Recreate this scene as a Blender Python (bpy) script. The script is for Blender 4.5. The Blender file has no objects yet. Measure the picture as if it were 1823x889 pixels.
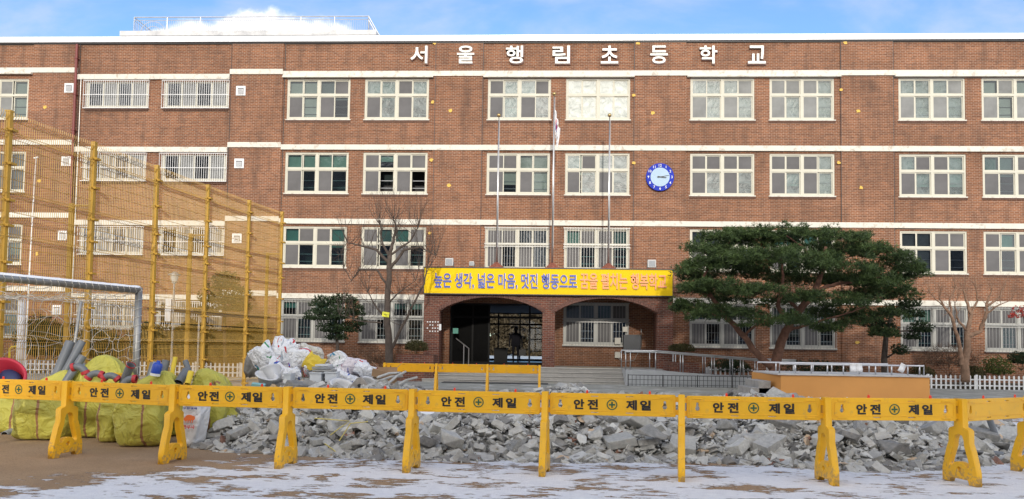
import bpy, bmesh, math, random
from mathutils import Vector, Matrix, noise, Quaternion
R = math.radians
SC = bpy.context.scene
COL = SC.collection
random.seed(7)
# ------------------------------------------------------------------ camera
F, PPX, PPY = 1350.0, 911.5, 553.0
YAW, PIT, ROLL, CZ = R(2.6), R(2.7), R(.84), 1.5
fwd = Vector((-math.sin(YAW)*math.cos(PIT), math.cos(YAW)*math.cos(PIT), math.sin(PIT)))
r0 = Vector((math.cos(YAW), math.sin(YAW), 0)); u0 = r0.cross(fwd)
rgt = math.cos(ROLL)*r0 + math.sin(ROLL)*u0
upv = -math.sin(ROLL)*r0 + math.cos(ROLL)*u0
cd = bpy.data.cameras.new('camera'); cam = bpy.data.objects.new('camera', cd); COL.objects.link(cam)
m = Matrix((rgt, upv, -fwd)).transposed().to_4x4(); m.translation = (0, 0, CZ)
cam.matrix_world = m
cd.sensor_width = 36; cd.lens = F/1823*36; cd.shift_y = (PPY-444.5)/1823; cd.shift_x = 0
cd.clip_start = .1; cd.clip_end = 3000
SC.camera = cam
def ray(x, y): return (x-PPX)/F*rgt - (y-PPY)/F*upv + fwd
def at(x, y, Y):
    d = ray(x, y); return Vector((0, 0, CZ)) + d*(Y/d.y)
def gnd(x, y, Z=0.0):
    d = ray(x, y); return Vector((0, 0, CZ)) + d*((Z-CZ)/d.z)
# ------------------------------------------------------------------ world, sun, exposure
SUN_STRENGTH, SKY_STRENGTH, SUN_ANGLE = 2.0, .14, 2.0
w = bpy.data.worlds.new("World"); SC.world = w; w.use_nodes = True
def nodes(nt):
    nt.nodes.clear()
    def N(t, **k):
        n = nt.nodes.new(t)
        for a, b in k.items():
            if a.startswith('i_'): n.inputs[a[2:].replace('_', ' ')].default_value = b
            else: setattr(n, a, b)
        return n
    return N, nt.links.new
N, L = nodes(w.node_tree)
SUNV = Vector((.0647, -1, .331)).normalized()
elev = math.asin(SUNV.z)
sky = N('ShaderNodeTexSky', sky_type='NISHITA', sun_disc=False, sun_elevation=elev, sun_rotation=R(180-3.7), altitude=50, air_density=1.1, dust_density=.4, ozone_density=2.5)
tc = N('ShaderNodeTexCoord'); sep = N('ShaderNodeSeparateXYZ'); L(tc.outputs['Generated'], sep.inputs[0])
def M(op, a, b=None, clamp=False):
    n = N('ShaderNodeMath', operation=op, use_clamp=clamp)
    for i, v in enumerate((a, b)):
        if v is None: continue
        if hasattr(v, 'links'): L(v, n.inputs[i])
        else: n.inputs[i].default_value = v
    return n.outputs[0]
yy = M('MAXIMUM', M('ABSOLUTE', sep.outputs['Y']), .05)
az = M('DIVIDE', sep.outputs['X'], yy); el = M('DIVIDE', sep.outputs['Z'], yy)
cmb = N('ShaderNodeCombineXYZ'); L(az, cmb.inputs[0]); L(el, cmb.inputs[1])
# thin high wisps
mp = N('ShaderNodeMapping'); mp.inputs['Scale'].default_value = (1.6, 3.4, 1); mp.inputs['Rotation'].default_value = (0, 0, R(28)); mp.inputs['Location'].default_value = (.6, .2, 0)
L(cmb.outputs[0], mp.inputs[0])
nz = N('ShaderNodeTexNoise', i_Scale=2.2, i_Detail=7, i_Roughness=.55, i_Distortion=.3); L(mp.outputs[0], nz.inputs['Vector'])
wis = N('ShaderNodeMapRange', interpolation_type='SMOOTHSTEP'); L(nz.outputs['Fac'], wis.inputs['Value'])
wis.inputs['From Min'].default_value = .40; wis.inputs['From Max'].default_value = .72; wis.inputs['To Max'].default_value = .6
# one bright cumulus low over the left of the roof
nz2 = N('ShaderNodeTexNoise', i_Scale=14, i_Detail=6, i_Roughness=.6); L(cmb.outputs[0], nz2.inputs['Vector'])
c0 = at(455, 60, 1.0); u_c, v_c = c0.x, c0.z-CZ
c0 = ray(455, 60); u_c, v_c = c0.x/c0.y, c0.z/c0.y
du = M('ABSOLUTE', M('SUBTRACT', az, u_c)); du = M('DIVIDE', du, .165); du = M('POWER', du, 3)
dv = M('DIVIDE', M('SUBTRACT', el, v_c), .031)
dens = M('SUBTRACT', M('SUBTRACT', 1.0, M('MAXIMUM', dv, 0)), du)
dens = M('ADD', dens, M('MULTIPLY', M('SUBTRACT', nz2.outputs['Fac'], .5), 2.3))
cum = N('ShaderNodeMapRange', interpolation_type='SMOOTHSTEP'); L(dens, cum.inputs['Value'])
cum.inputs['From Min'].default_value = .0; cum.inputs['From Max'].default_value = .5
north = M('GREATER_THAN', sep.outputs['Y'], 0.0)
cumf = M('MULTIPLY', cum.outputs[0], north)
sat = N('ShaderNodeMix', data_type='RGBA', blend_type='MULTIPLY'); sat.inputs[0].default_value = 1.0
L(sky.outputs[0], sat.inputs[6]); sat.inputs[7].default_value = (.98, 1.14, 1.38, 1)
mx = N('ShaderNodeMix', data_type='RGBA'); L(wis.outputs[0], mx.inputs[0]); L(sat.outputs[2], mx.inputs[6]); mx.inputs[7].default_value = (4.3, 4.6, 5.6, 1)
mx2 = N('ShaderNodeMix', data_type='RGBA'); L(cumf, mx2.inputs[0]); L(mx.outputs[2], mx2.inputs[6]); mx2.inputs[7].default_value = (7.2, 7.2, 7.4, 1)
# unseen white cloud added overhead and behind the camera to brighten and whiten the shade
nz3 = N('ShaderNodeTexNoise', i_Scale=2.2, i_Detail=6, i_Roughness=.6); L(tc.outputs['Generated'], nz3.inputs['Vector'])
sc_ = M('ADD', nz3.outputs['Fac'], M('MULTIPLY', M('SUBTRACT', .42, M('ADD', sep.outputs['Y'], M('MULTIPLY', sep.outputs['Z'], .55))), .42))
cl3 = N('ShaderNodeMapRange', interpolation_type='SMOOTHSTEP'); L(sc_, cl3.inputs['Value']); cl3.inputs['From Min'].default_value = .50; cl3.inputs['From Max'].default_value = .74
mx3 = N('ShaderNodeMix', data_type='RGBA'); L(cl3.outputs[0], mx3.inputs[0]); L(mx2.outputs[2], mx3.inputs[6]); mx3.inputs[7].default_value = (10.5, 10.2, 9.9, 1)
bg = N('ShaderNodeBackground'); L(mx3.outputs[2], bg.inputs[0]); bg.inputs[1].default_value = SKY_STRENGTH
out = N('ShaderNodeOutputWorld'); L(bg.outputs[0], out.inputs[0])
sd = bpy.data.lights.new('sun', 'SUN'); sd.energy = SUN_STRENGTH; sd.angle = R(SUN_ANGLE); sd.color = (1, .93, .82)
so = bpy.data.objects.new('sun', sd); COL.objects.link(so); so.rotation_euler = SUNV.to_track_quat('Z', 'Y').to_euler(); so.location = (5, -30, 30)
SC.view_settings.view_transform = 'Standard'; SC.view_settings.look = 'None'; SC.view_settings.gamma = 1
SC.view_settings.exposure = 0.35
SC.cycles.max_bounces = 6; SC.cycles.diffuse_bounces = 3; SC.cycles.glossy_bounces = 2; SC.cycles.transparent_max_bounces = 12
SC.cycles.caustics_reflective = False; SC.cycles.caustics_refractive = False; SC.cycles.sample_clamp_indirect = 4
SC.cycles.use_denoising = True
try: SC.cycles.denoiser = 'OPENIMAGEDENOISE'
except Exception: pass
# ------------------------------------------------------------------ helpers
def new_mat(name):
    mt = bpy.data.materials.new(name); mt.use_nodes = True
    N, L = nodes(mt.node_tree); return mt, N, L
def mat(name, col, rough=.6, metal=0, var=.12, scale=3.0, bump=0, bscale=40, spec=.5, dirt=None, rnd=0):
    """plain surface with a little uneven colour and relief, in metres"""
    mt, N, L = new_mat(name)
    tc = N('ShaderNodeTexCoord'); nz = N('ShaderNodeTexNoise', i_Scale=scale, i_Detail=5, i_Roughness=.6); L(tc.outputs['Object'], nz.inputs['Vector'])
    mr = N('ShaderNodeMapRange'); L(nz.outputs['Fac'], mr.inputs['Value']); mr.inputs['From Min'].default_value = .3; mr.inputs['From Max'].default_value = .7
    mr.inputs['To Min'].default_value = 1-var; mr.inputs['To Max'].default_value = 1+var
    hs = N('ShaderNodeHueSaturation'); hs.inputs['Color'].default_value = (*col, 1)
    val = mr.outputs[0]
    if rnd:
        oi = N('ShaderNodeObjectInfo'); m2 = N('ShaderNodeMapRange'); L(oi.outputs['Random'], m2.inputs['Value']); m2.inputs['To Min'].default_value = 1-rnd; m2.inputs['To Max'].default_value = 1+rnd
        mm = N('ShaderNodeMath', operation='MULTIPLY'); L(val, mm.inputs[0]); L(m2.outputs[0], mm.inputs[1]); val = mm.outputs[0]
    L(val, hs.inputs['Value'])
    c = hs.outputs[0]
    if dirt:
        n3 = N('ShaderNodeTexNoise', i_Scale=dirt[1], i_Detail=6, i_Roughness=.7); L(tc.outputs['Object'], n3.inputs['Vector'])
        r3 = N('ShaderNodeMapRange'); L(n3.outputs['Fac'], r3.inputs['Value']); r3.inputs['From Min'].default_value = dirt[2]; r3.inputs['From Max'].default_value = dirt[2]+.15; r3.inputs['To Max'].default_value = dirt[3]
        m3 = N('ShaderNodeMix', data_type='RGBA'); L(r3.outputs[0], m3.inputs[0]); L(c, m3.inputs[6]); m3.inputs[7].default_value = (*dirt[0], 1); c = m3.outputs[2]
    p = N('ShaderNodeBsdfPrincipled'); L(c, p.inputs['Base Color']); p.inputs['Roughness'].default_value = rough; p.inputs['Metallic'].default_value = metal
    p.inputs['Specular IOR Level'].default_value = spec
    if bump:
        nb = N('ShaderNodeTexNoise', i_Scale=bscale, i_Detail=5); L(tc.outputs['Object'], nb.inputs['Vector'])
        b = N('ShaderNodeBump', i_Strength=bump, i_Distance=.02); L(nb.outputs['Fac'], b.inputs['Height']); L(b.outputs[0], p.inputs['Normal'])
    o = N('ShaderNodeOutputMaterial'); L(p.outputs[0], o.inputs[0])
    return mt
def add_mud(mt):
    """dried splashes of yard mud low on the plastic"""
    nt = mt.node_tree; L = nt.links.new; p = [n for n in nt.nodes if n.type == 'BSDF_PRINCIPLED'][0]; src = p.inputs['Base Color'].links[0].from_socket
    ge = nt.nodes.new('ShaderNodeNewGeometry'); sp = nt.nodes.new('ShaderNodeSeparateXYZ'); L(ge.outputs['Position'], sp.inputs[0])
    nz = nt.nodes.new('ShaderNodeTexNoise'); nz.inputs['Scale'].default_value = 22; nz.inputs['Detail'].default_value = 5; L(ge.outputs['Position'], nz.inputs['Vector'])
    m = nt.nodes.new('ShaderNodeMath'); m.operation = 'MULTIPLY_ADD'; L(sp.outputs['Z'], m.inputs[0]); m.inputs[1].default_value = -.9; L(nz.outputs['Fac'], m.inputs[2])
    r = nt.nodes.new('ShaderNodeMapRange'); L(m.outputs[0], r.inputs['Value']); r.inputs['From Min'].default_value = .40; r.inputs['From Max'].default_value = .52; r.inputs['To Max'].default_value = .6
    x = nt.nodes.new('ShaderNodeMix'); x.data_type = 'RGBA'; L(r.outputs[0], x.inputs[0]); L(src, x.inputs[6]); x.inputs[7].default_value = (.30, .20, .11, 1); L(x.outputs[2], p.inputs['Base Color'])
def brick_mat(name, c1, c2, mortar, tone=1.0, stain=.3):
    mt, N, L = new_mat(name)
    tc = N('ShaderNodeTexCoord'); sp = N('ShaderNodeSeparateXYZ'); L(tc.outputs['Object'], sp.inputs[0])
    ad = N('ShaderNodeMath', operation='ADD'); L(sp.outputs['X'], ad.inputs[0]); L(sp.outputs['Y'], ad.inputs[1])
    cb = N('ShaderNodeCombineXYZ'); L(ad.outputs[0], cb.inputs[0]); L(sp.outputs['Z'], cb.inputs[1])
    bt = N('ShaderNodeTexBrick', i_Scale=1, i_Mortar_Size=.0085, i_Mortar_Smooth=.25, i_Bias=-.1, i_Brick_Width=.21, i_Row_Height=.075)
    L(cb.outputs[0], bt.inputs['Vector']); bt.inputs['Color1'].default_value = (*c1, 1); bt.inputs['Color2'].default_value = (*c2, 1); bt.inputs['Mortar'].default_value = (*mortar, 1)
    # patchy tone over metres, streaked stains, and course-by-course drift
    n1 = N('ShaderNodeTexNoise', i_Scale=.35, i_Detail=6, i_Roughness=.65); L(cb.outputs[0], n1.inputs['Vector'])
    mp = N('ShaderNodeMapping'); mp.inputs['Scale'].default_value = (.6, 14, 1); L(cb.outputs[0], mp.inputs[0])
    n2 = N('ShaderNodeTexNoise', i_Scale=1, i_Detail=5, i_Roughness=.7); L(mp.outputs[0], n2.inputs['Vector'])
    mp3 = N('ShaderNodeMapping'); mp3.inputs['Scale'].default_value = (2.2, .35, 1); L(cb.outputs[0], mp3.inputs[0])
    n3 = N('ShaderNodeTexNoise', i_Scale=1, i_Detail=7, i_Roughness=.7); L(mp3.outputs[0], n3.inputs['Vector'])
    def rng(s, a, b, c, d):
        r = N('ShaderNodeMapRange'); L(s, r.inputs['Value'])
        for k, v in zip(('From Min', 'From Max', 'To Min', 'To Max'), (a, b, c, d)): r.inputs[k].default_value = v
        return r.outputs[0]
    def mul(a, b):
        n = N('ShaderNodeMath', operation='MULTIPLY'); L(a, n.inputs[0])
        if hasattr(b, 'links'): L(b, n.inputs[1])
        else: n.inputs[1].default_value = b
        return n.outputs[0]
    v = mul(mul(rng(n1.outputs['Fac'], .3, .7, .78, 1.24), rng(n2.outputs['Fac'], .3, .7, .74, 1.24)), tone)
    hs = N('ShaderNodeHueSaturation'); L(bt.outputs['Color'], hs.inputs['Color']); L(v, hs.inputs['Value'])
    mx = N('ShaderNodeMix', data_type='RGBA'); L(rng(n3.outputs['Fac'], .47, .72, 0, stain*1.3), mx.inputs[0]); L(hs.outputs[0], mx.inputs[6]); mx.inputs[7].default_value = (.07, .05, .042, 1)
    p = N('ShaderNodeBsdfPrincipled'); L(mx.outputs[2], p.inputs['Base Color']); p.inputs['Roughness'].default_value = .85; p.inputs['Specular IOR Level'].default_value = .25
    b = N('ShaderNodeBump', i_Strength=.6, i_Distance=.01, invert=True); L(bt.outputs['Fac'], b.inputs['Height']); L(b.outputs[0], p.inputs['Normal'])
    o = N('ShaderNodeOutputMaterial'); L(p.outputs[0], o.inputs[0])
    return mt
def glass_mat(name, tint, refl=.35, rough=.05, bump=.25, bscale=2.5, film=0.0):
    """window glass: partly see-through, partly mirror; film = crumpled insulating sheet inside"""
    mt, N, L = new_mat(name)
    tc = N('ShaderNodeTexCoord'); nz = N('ShaderNodeTexNoise', i_Scale=bscale, i_Detail=3, i_Distortion=1.5); L(tc.outputs['Object'], nz.inputs['Vector'])
    b = N('ShaderNodeBump', i_Strength=bump, i_Distance=.05); L(nz.outputs['Fac'], b.inputs['Height'])
    tr = N('ShaderNodeBsdfTransparent'); tr.inputs[0].default_value = (*tint, 1)
    gl = N('ShaderNodeBsdfGlossy', i_Roughness=rough); L(b.outputs[0], gl.inputs['Normal']); gl.inputs[0].default_value = (.9, .95, 1, 1)
    mx = N('ShaderNodeMixShader'); L(tr.outputs[0], mx.inputs[1]); L(gl.outputs[0], mx.inputs[2])
    if film:
        r = N('ShaderNodeMapRange'); L(nz.outputs['Fac'], r.inputs['Value']); r.inputs['From Min'].default_value = .35; r.inputs['From Max'].default_value = .7
        r.inputs['To Min'].default_value = refl; r.inputs['To Max'].default_value = min(1, refl+film); L(r.outputs[0], mx.inputs[0])
    else:
        fr = N('ShaderNodeFresnel', i_IOR=1.5); ad = N('ShaderNodeMath', operation='ADD', use_clamp=True); L(fr.outputs[0], ad.inputs[0]); ad.inputs[1].default_value = refl-.04; L(ad.outputs[0], mx.inputs[0])
    o = N('ShaderNodeOutputMaterial'); L(mx.outputs[0], o.inputs[0])
    return mt
class MB:
    def __init__(s): s.v = []; s.f = []; s.m = []
    def add(s, vs, fs, mi=0):
        k = len(s.v); s.v += [tuple(v) for v in vs]; s.f += [tuple(i+k for i in f) for f in fs]; s.m += [mi]*len(fs); return s
    def box(s, x0, x1, y0, y1, z0, z1, mi=0):
        return s.add([(x, y, z) for z in (z0, z1) for y in (y0, y1) for x in (x0, x1)], [(0, 2, 3, 1), (4, 5, 7, 6), (0, 1, 5, 4), (2, 6, 7, 3), (0, 4, 6, 2), (1, 3, 7, 5)], mi)
    def obox(s, c, ax, ay, az_, mi=0):
        c = Vector(c); ax, ay, az_ = Vector(ax), Vector(ay), Vector(az_)
        return s.add([c+i*ax+j*ay+k*az_ for k in (-1, 1) for j in (-1, 1) for i in (-1, 1)], [(0, 2, 3, 1), (4, 5, 7, 6), (0, 1, 5, 4), (2, 6, 7, 3), (0, 4, 6, 2), (1, 3, 7, 5)], mi)
    def tube(s, pts, r, n=8, mi=0, caps=True):
        pts = [Vector(p) for p in pts]; rr = r if isinstance(r, (list, tuple)) else [r]*len(pts)
        vs = []; fs = []; pu = None
        for i, p in enumerate(pts):
            d = (pts[min(i+1, len(pts)-1)]-pts[max(i-1, 0)])
            d = d.normalized() if d.length > 1e-9 else Vector((0, 0, 1))
            if pu is None: a = d.orthogonal().normalized()
            else:
                a = pu-d*pu.dot(d); a = a.normalized() if a.length > 1e-6 else d.orthogonal().normalized()
            pu = a; b = d.cross(a)
            for k in range(n):
                t = 2*math.pi*(k+.5)/n; vs.append(p+(a*math.cos(t)+b*math.sin(t))*rr[i])
        for i in range(len(pts)-1):
            for k in range(n):
                k2 = (k+1) % n; fs.append((i*n+k, i*n+k2, (i+1)*n+k2, (i+1)*n+k))
        if caps: fs.append(tuple(range(n-1, -1, -1))); fs.append(tuple((len(pts)-1)*n+k for k in range(n)))
        return s.add(vs, fs, mi)
    def ball(s, c, r, n=8, mi=0, sc=(1, 1, 1)):
        c = Vector(c); vs = [c+Vector((0, 0, r*sc[2]))]; fs = []; h = n//2
        for i in range(1, h):
            t = math.pi*i/h
            for k in range(n):
                p = 2*math.pi*k/n; vs.append(c+Vector((math.sin(t)*math.cos(p)*sc[0], math.sin(t)*math.sin(p)*sc[1], math.cos(t)*sc[2]))*r)
        vs.append(c-Vector((0, 0, r*sc[2]))); e = len(vs)-1
        for k in range(n):
            k2 = (k+1) % n; fs.append((0, 1+k, 1+k2)); fs.append((e, 1+(h-2)*n+k2, 1+(h-2)*n+k))
            for i in range(h-2): fs.append((1+i*n+k, 1+(i+1)*n+k, 1+(i+1)*n+k2, 1+i*n+k2))
        return s.add(vs, fs, mi)
    def build(s, name, mats, parent=None, smooth=False, bevel=0, loc=None):
        me = bpy.data.meshes.new(name); me.from_pydata(s.v, [], s.f)
        mats = mats if isinstance(mats, (list, tuple)) else [mats]
        for q in mats: me.materials.append(q)
        if len(mats) > 1: me.polygons.foreach_set('material_index', s.m)
        if smooth: me.polygons.foreach_set('use_smooth', [True]*len(me.polygons))
        me.update()
        o = bpy.data.objects.new(name, me); COL.objects.link(o)
        if parent: o.parent = parent
        if loc: o.location = loc
        if bevel:
            b = o.modifiers.new('bevel', 'BEVEL'); b.width = bevel; b.segments = 2; b.limit_method = 'ANGLE'
        return o
def tag(o, label=None, cat=None, group=None, kind=None):
    for k, v in (('label', label), ('category', cat), ('group', group), ('kind', kind)):
        if v: o[k] = v
    return o
def empty(name, loc=(0, 0, 0), rz=0, **k):
    o = bpy.data.objects.new(name, None); COL.objects.link(o); o.location = loc; o.rotation_euler = (0, 0, rz); o.empty_display_size = .1
    return tag(o, **k)
def copy_tree(o, parent=None):
    c = o.copy(); COL.objects.link(c); c.parent = parent
    for ch in list(o.children): copy_tree(ch, c)
    return c
def flat_shape(splines, ext, bevel, mt, name, parent):
    """filled outline with holes, in local XY, given thickness; returns mesh object"""
    c = bpy.data.curves.new(name, 'CURVE'); c.dimensions = '2D'; c.fill_mode = 'BOTH'; c.extrude = ext; c.bevel_depth = bevel; c.bevel_resolution = 1
    for pts in splines:
        s = c.splines.new('POLY'); s.points.add(len(pts)-1); s.use_cyclic_u = True
        for p, q in zip(s.points, pts): p.co = (q[0], q[1], 0, 1)
    return curve_to_mesh(c, name, mt, parent)
def curve_to_mesh(c, name, mt, parent=None):
    t = bpy.data.objects.new('temp', c); COL.objects.link(t)
    dg = bpy.context.evaluated_depsgraph_get(); dg.update()
    me = bpy.data.meshes.new_from_object(t.evaluated_get(dg)); bpy.data.objects.remove(t); bpy.data.curves.remove(c)
    me.materials.clear(); me.materials.append(mt); me.name = name
    o = bpy.data.objects.new(name, me); COL.objects.link(o)
    if parent: o.parent = parent
    return o
ROTX = Matrix.Rotation(R(90), 4, 'X')
def text_mesh(body, w_, h_, ext, offset, mt, name, parent, c, fit=True):
    """lettering in a vertical plane facing -Y, bounding box centred on c and w_ x h_ in size"""
    cu = bpy.data.curves.new(name, 'FONT'); cu.body = body; cu.size = 1; cu.extrude = ext; cu.offset = offset; cu.resolution_u = 3
    o = curve_to_mesh(cu, name, mt, parent); me = o.data
    xs = [v.co.x for v in me.vertices]; ys = [v.co.y for v in me.vertices]
    x0, x1, y0, y1 = min(xs), max(xs), min(ys), max(ys)
    sx = w_/(x1-x0) if w_ else None; sy = h_/(y1-y0)
    if sx is None: sx = sy
    for v in me.vertices: v.co = ((v.co.x-(x0+x1)/2)*sx, -v.co.z, (v.co.y-(y0+y1)/2)*sy)
    # from_pydata-like winding: mirrored depth, so flip
    me.flip_normals(); me.update()
    o.location = c
    return o
def ell(cx, cy, rx, ry, n=16, a0=0): return [(cx+rx*math.cos(a0+2*math.pi*i/n), cy+ry*math.sin(a0+2*math.pi*i/n)) for i in range(n)]
def rect(x0, x1, y0, y1): return [(x0, y0), (x1, y0), (x1, y1), (x0, y1)]
U = random.uniform
# ------------------------------------------------------------------ materials
BR = brick_mat('brick', (.265, .106, .050), (.165, .066, .036), (.38, .29, .22), stain=.45)
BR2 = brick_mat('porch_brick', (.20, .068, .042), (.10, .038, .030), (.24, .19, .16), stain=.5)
BRD = mat('soldier_brick', (.13, .07, .05), .9, var=.3, scale=9)
BAND = mat('band_paint', (.68, .66, .59), .7, var=.08, scale=2, dirt=((.34, .28, .21), 4, .52, .7))
CAP = mat('coping_metal', (.80, .82, .85), .35, metal=.25, var=.06, scale=.4)
FRAME = mat('window_frame', (.60, .58, .49), .6, spec=.25, var=.05, scale=1.5)
FRAMEL = mat('barred_window_frame', (.46, .46, .43), .45, var=.08, scale=1.5)
BARS = mat('security_bar', (.36, .36, .35), .4, metal=.4, var=.1)
SCREEN = mat('insect_screen', (.115, .112, .115), .7, var=.2, scale=1.2)
SCREENL = mat('pale_screen', (.20, .205, .20), .6, var=.25, scale=1.2)
GL = [glass_mat('glass_clear', (.60, .68, .68), .07, .06, .04), glass_mat('glass_teal', (.45, .64, .62), .10, .06, .06), glass_mat('glass_dark', (.38, .42, .46), .08, .06, .05)]
def film_mat(name, col, f0, f1, gl_):
    """crinkled insulating film stuck inside the pane: pale, soft, with a broad sheen"""
    mt, N, L = new_mat(name); tc = N('ShaderNodeTexCoord'); nz = N('ShaderNodeTexNoise', i_Scale=2.2, i_Detail=5, i_Distortion=1.2, i_Roughness=.65); L(tc.outputs['Object'], nz.inputs['Vector'])
    b = N('ShaderNodeBump', i_Strength=.5, i_Distance=.05); L(nz.outputs['Fac'], b.inputs['Height'])
    tr = N('ShaderNodeBsdfTransparent'); tr.inputs[0].default_value = (.6, .68, .68, 1); df = N('ShaderNodeBsdfDiffuse'); df.inputs[0].default_value = (*col, 1); L(b.outputs[0], df.inputs['Normal'])
    gl = N('ShaderNodeBsdfGlossy', i_Roughness=.34); L(b.outputs[0], gl.inputs['Normal'])
    r = N('ShaderNodeMapRange'); L(nz.outputs['Fac'], r.inputs['Value']); r.inputs['From Min'].default_value = .3; r.inputs['From Max'].default_value = .7; r.inputs['To Min'].default_value = f0; r.inputs['To Max'].default_value = f1
    m1 = N('ShaderNodeMixShader'); L(r.outputs[0], m1.inputs[0]); L(tr.outputs[0], m1.inputs[1]); L(df.outputs[0], m1.inputs[2])
    m2 = N('ShaderNodeMixShader'); m2.inputs[0].default_value = gl_; L(m1.outputs[0], m2.inputs[1]); L(gl.outputs[0], m2.inputs[2])
    o = N('ShaderNodeOutputMaterial'); L(m2.outputs[0], o.inputs[0]); return mt
GLF = film_mat('film_glass', (.24, .29, .29), .15, .65, .05)
GLG = film_mat('film_glass_glint', (.50, .54, .50), .3, .9, .055)  # paler copy of the film; the sun glint is put into its colour
BLIND = [mat('blind_teal', (.20, .33, .30), .8, var=.25, scale=1), mat('blind_grey', (.23, .24, .23), .8, var=.25, scale=1), mat('room_dark', (.02, .022, .026), .9), mat('blind_cream', (.50, .50, .44), .8, var=.2, scale=1)]
ROOM = mat('dark_room_backing', (.05, .05, .052), .9, var=.4, scale=.8)
DARK = mat('dark_metal', (.03, .03, .032), .5)
PIPE = mat('downpipe_paint', (.20, .045, .04), .5)
YST = mat('yellow_patch', (.70, .45, .09), .7, var=.2)
STEEL = mat('stainless', (.55, .56, .57), .28, metal=.9, var=.1)
GALV = mat('galvanised', (.45, .45, .44), .45, metal=.6, var=.2, scale=6)
WHITE = mat('white_paint', (.78, .79, .80), .5, var=.06)
STONE = mat('step_stone', (.40, .385, .36), .75, var=.12, scale=2, bump=.1, dirt=((.2, .19, .17), 3, .55, .6))
TILE = mat('ramp_tile', (.42, .44, .46), .6, var=.1, scale=3)
YPL = mat('barrier_plastic', (.82, .44, .012), .45, var=.12, scale=1.3, rnd=.05, dirt=((.36, .24, .10), 11, .58, .5), bump=.05, bscale=30)
add_mud(YPL)
BLACK = mat('black_print', (.012, .012, .013), .5)
GREEN = mat('green_print', (.02, .09, .04), .5)
RED = mat('red_reflector', (.75, .05, .02), .3)
MESHY = mat('fence_coating', (.52, .31, .045), .4, var=.12, scale=1.5)
SIGNY = mat('sign_yellow', (.78, .53, .006), .7, spec=.2, var=.03, scale=.7)
SIGNB = mat('sign_blue', (.03, .06, .38), .4)
SIGNO = mat('sign_orange', (.85, .30, .12), .4)
SIGNW = mat('sign_white', (.80, .80, .74), .4)
ORANGE = mat('stage_paint', (.62, .30, .085), .75, var=.06, scale=.8, dirt=((.4, .25, .1), 2, .6, .3))
CONC = mat('concrete', (.34, .34, .33), .9, var=.2, scale=4, bump=.5)
# ------------------------------------------------------------------ ground
def ground_mat():
    mt, N, L = new_mat('schoolyard')
    tc = N('ShaderNodeTexCoord'); V = tc.outputs['Object']; sp = N('ShaderNodeSeparateXYZ'); L(V, sp.inputs[0])
    def noise_(sc, det=6, ro=.6, vec=None, dist=0):
        n = N('ShaderNodeTexNoise', i_Scale=sc, i_Detail=det, i_Roughness=ro, i_Distortion=dist); L(vec or V, n.inputs['Vector']); return n.outputs['Fac']
    def rng(s, a, b, c=0, d=1, sm=False):
        r = N('ShaderNodeMapRange'); r.interpolation_type = 'SMOOTHSTEP' if sm else 'LINEAR'; L(s, r.inputs['Value'])
        for k, v in zip(('From Min', 'From Max', 'To Min', 'To Max'), (a, b, c, d)): r.inputs[k].default_value = v
        return r.outputs[0]
    def ma(op, a, b):
        n = N('ShaderNodeMath', operation=op)
        for i, v in enumerate((a, b)):
            if hasattr(v, 'links'): L(v, n.inputs[i])
            else: n.inputs[i].default_value = v
        return n.outputs[0]
    def mix(f, a, b):
        n = N('ShaderNodeMix', data_type='RGBA')
        for i, v in ((0, f), (6, a), (7, b)):
            if hasattr(v, 'links'): L(v, n.inputs[i])
            elif isinstance(v, tuple): n.inputs[i].default_value = (*v, 1)
            else: n.inputs[i].default_value = v
        return n.outputs[2]
    sand = mix(rng(noise_(1.2), .3, .7), (.46, .315, .19), (.36, .24, .14))
    sand = mix(rng(noise_(60, 3), .45, .75, 0, .55), sand, (.10, .062, .038))
    sand = mix(rng(noise_(25, 4), .6, .8, 0, .5), sand, (.42, .30, .19))
    # snow patches: wind-drawn, thicker to the right, none by the sacks
    mp = N('ShaderNodeMapping'); mp.inputs['Scale'].default_value = (1.25, 2.3, 1); mp.inputs['Rotation'].default_value = (0, 0, R(10)); L(V, mp.inputs[0])
    n1 = noise_(1.0, 8, .62, mp.outputs[0], .4); mp2 = N('ShaderNodeMapping'); mp2.inputs['Scale'].default_value = (3.2, 9, 1); mp2.inputs['Rotation'].default_value = (0, 0, R(8)); L(V, mp2.inputs[0]); n2 = noise_(1.6, 6, .7, mp2.outputs[0])
    cov = ma('ADD', ma('MULTIPLY', n1, .60), ma('MULTIPLY', n2, .40))
    # less snow to the left and behind y=9.2
    left = rng(ma('ADD', sp.outputs['X'], ma('MULTIPLY', sp.outputs['Y'], -.9)), -14.2, -11.2, -.20, .035)
    far = rng(sp.outputs['Y'], 9.2, 10.8, .02, -.05)
    right = rng(sp.outputs['X'], 2.2, 6.5, 0, .04)
    cov = ma('ADD', ma('ADD', cov, left), ma('ADD', far, right))
    snow = rng(cov, .508, .524, 0, 1, True)
    thin = rng(cov, .482, .505, 0, .4)
    sn = mix(rng(noise_(9, 5), .3, .7), (.86, .86, .86), (.74, .74, .76))
    sand = mix(thin, sand, (.17, .10, .058))
    yard = mix(snow, sand, sn)
    p = N('ShaderNodeBsdfPrincipled'); L(yard, p.inputs['Base Color']); p.inputs['Roughness'].default_value = .85; p.inputs['Specular IOR Level'].default_value = .2
    h = ma('ADD', ma('MULTIPLY', snow, 1.0), ma('MULTIPLY', noise_(45, 5, .7), .55))
    b = N('ShaderNodeBump', i_Strength=1, i_Distance=.03); L(h, b.inputs['Height']); L(b.outputs[0], p.inputs['Normal'])
    o = N('ShaderNodeOutputMaterial'); L(p.outputs[0], o.inputs[0]); return mt
g = MB(); nx, ny = 150, 60
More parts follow.
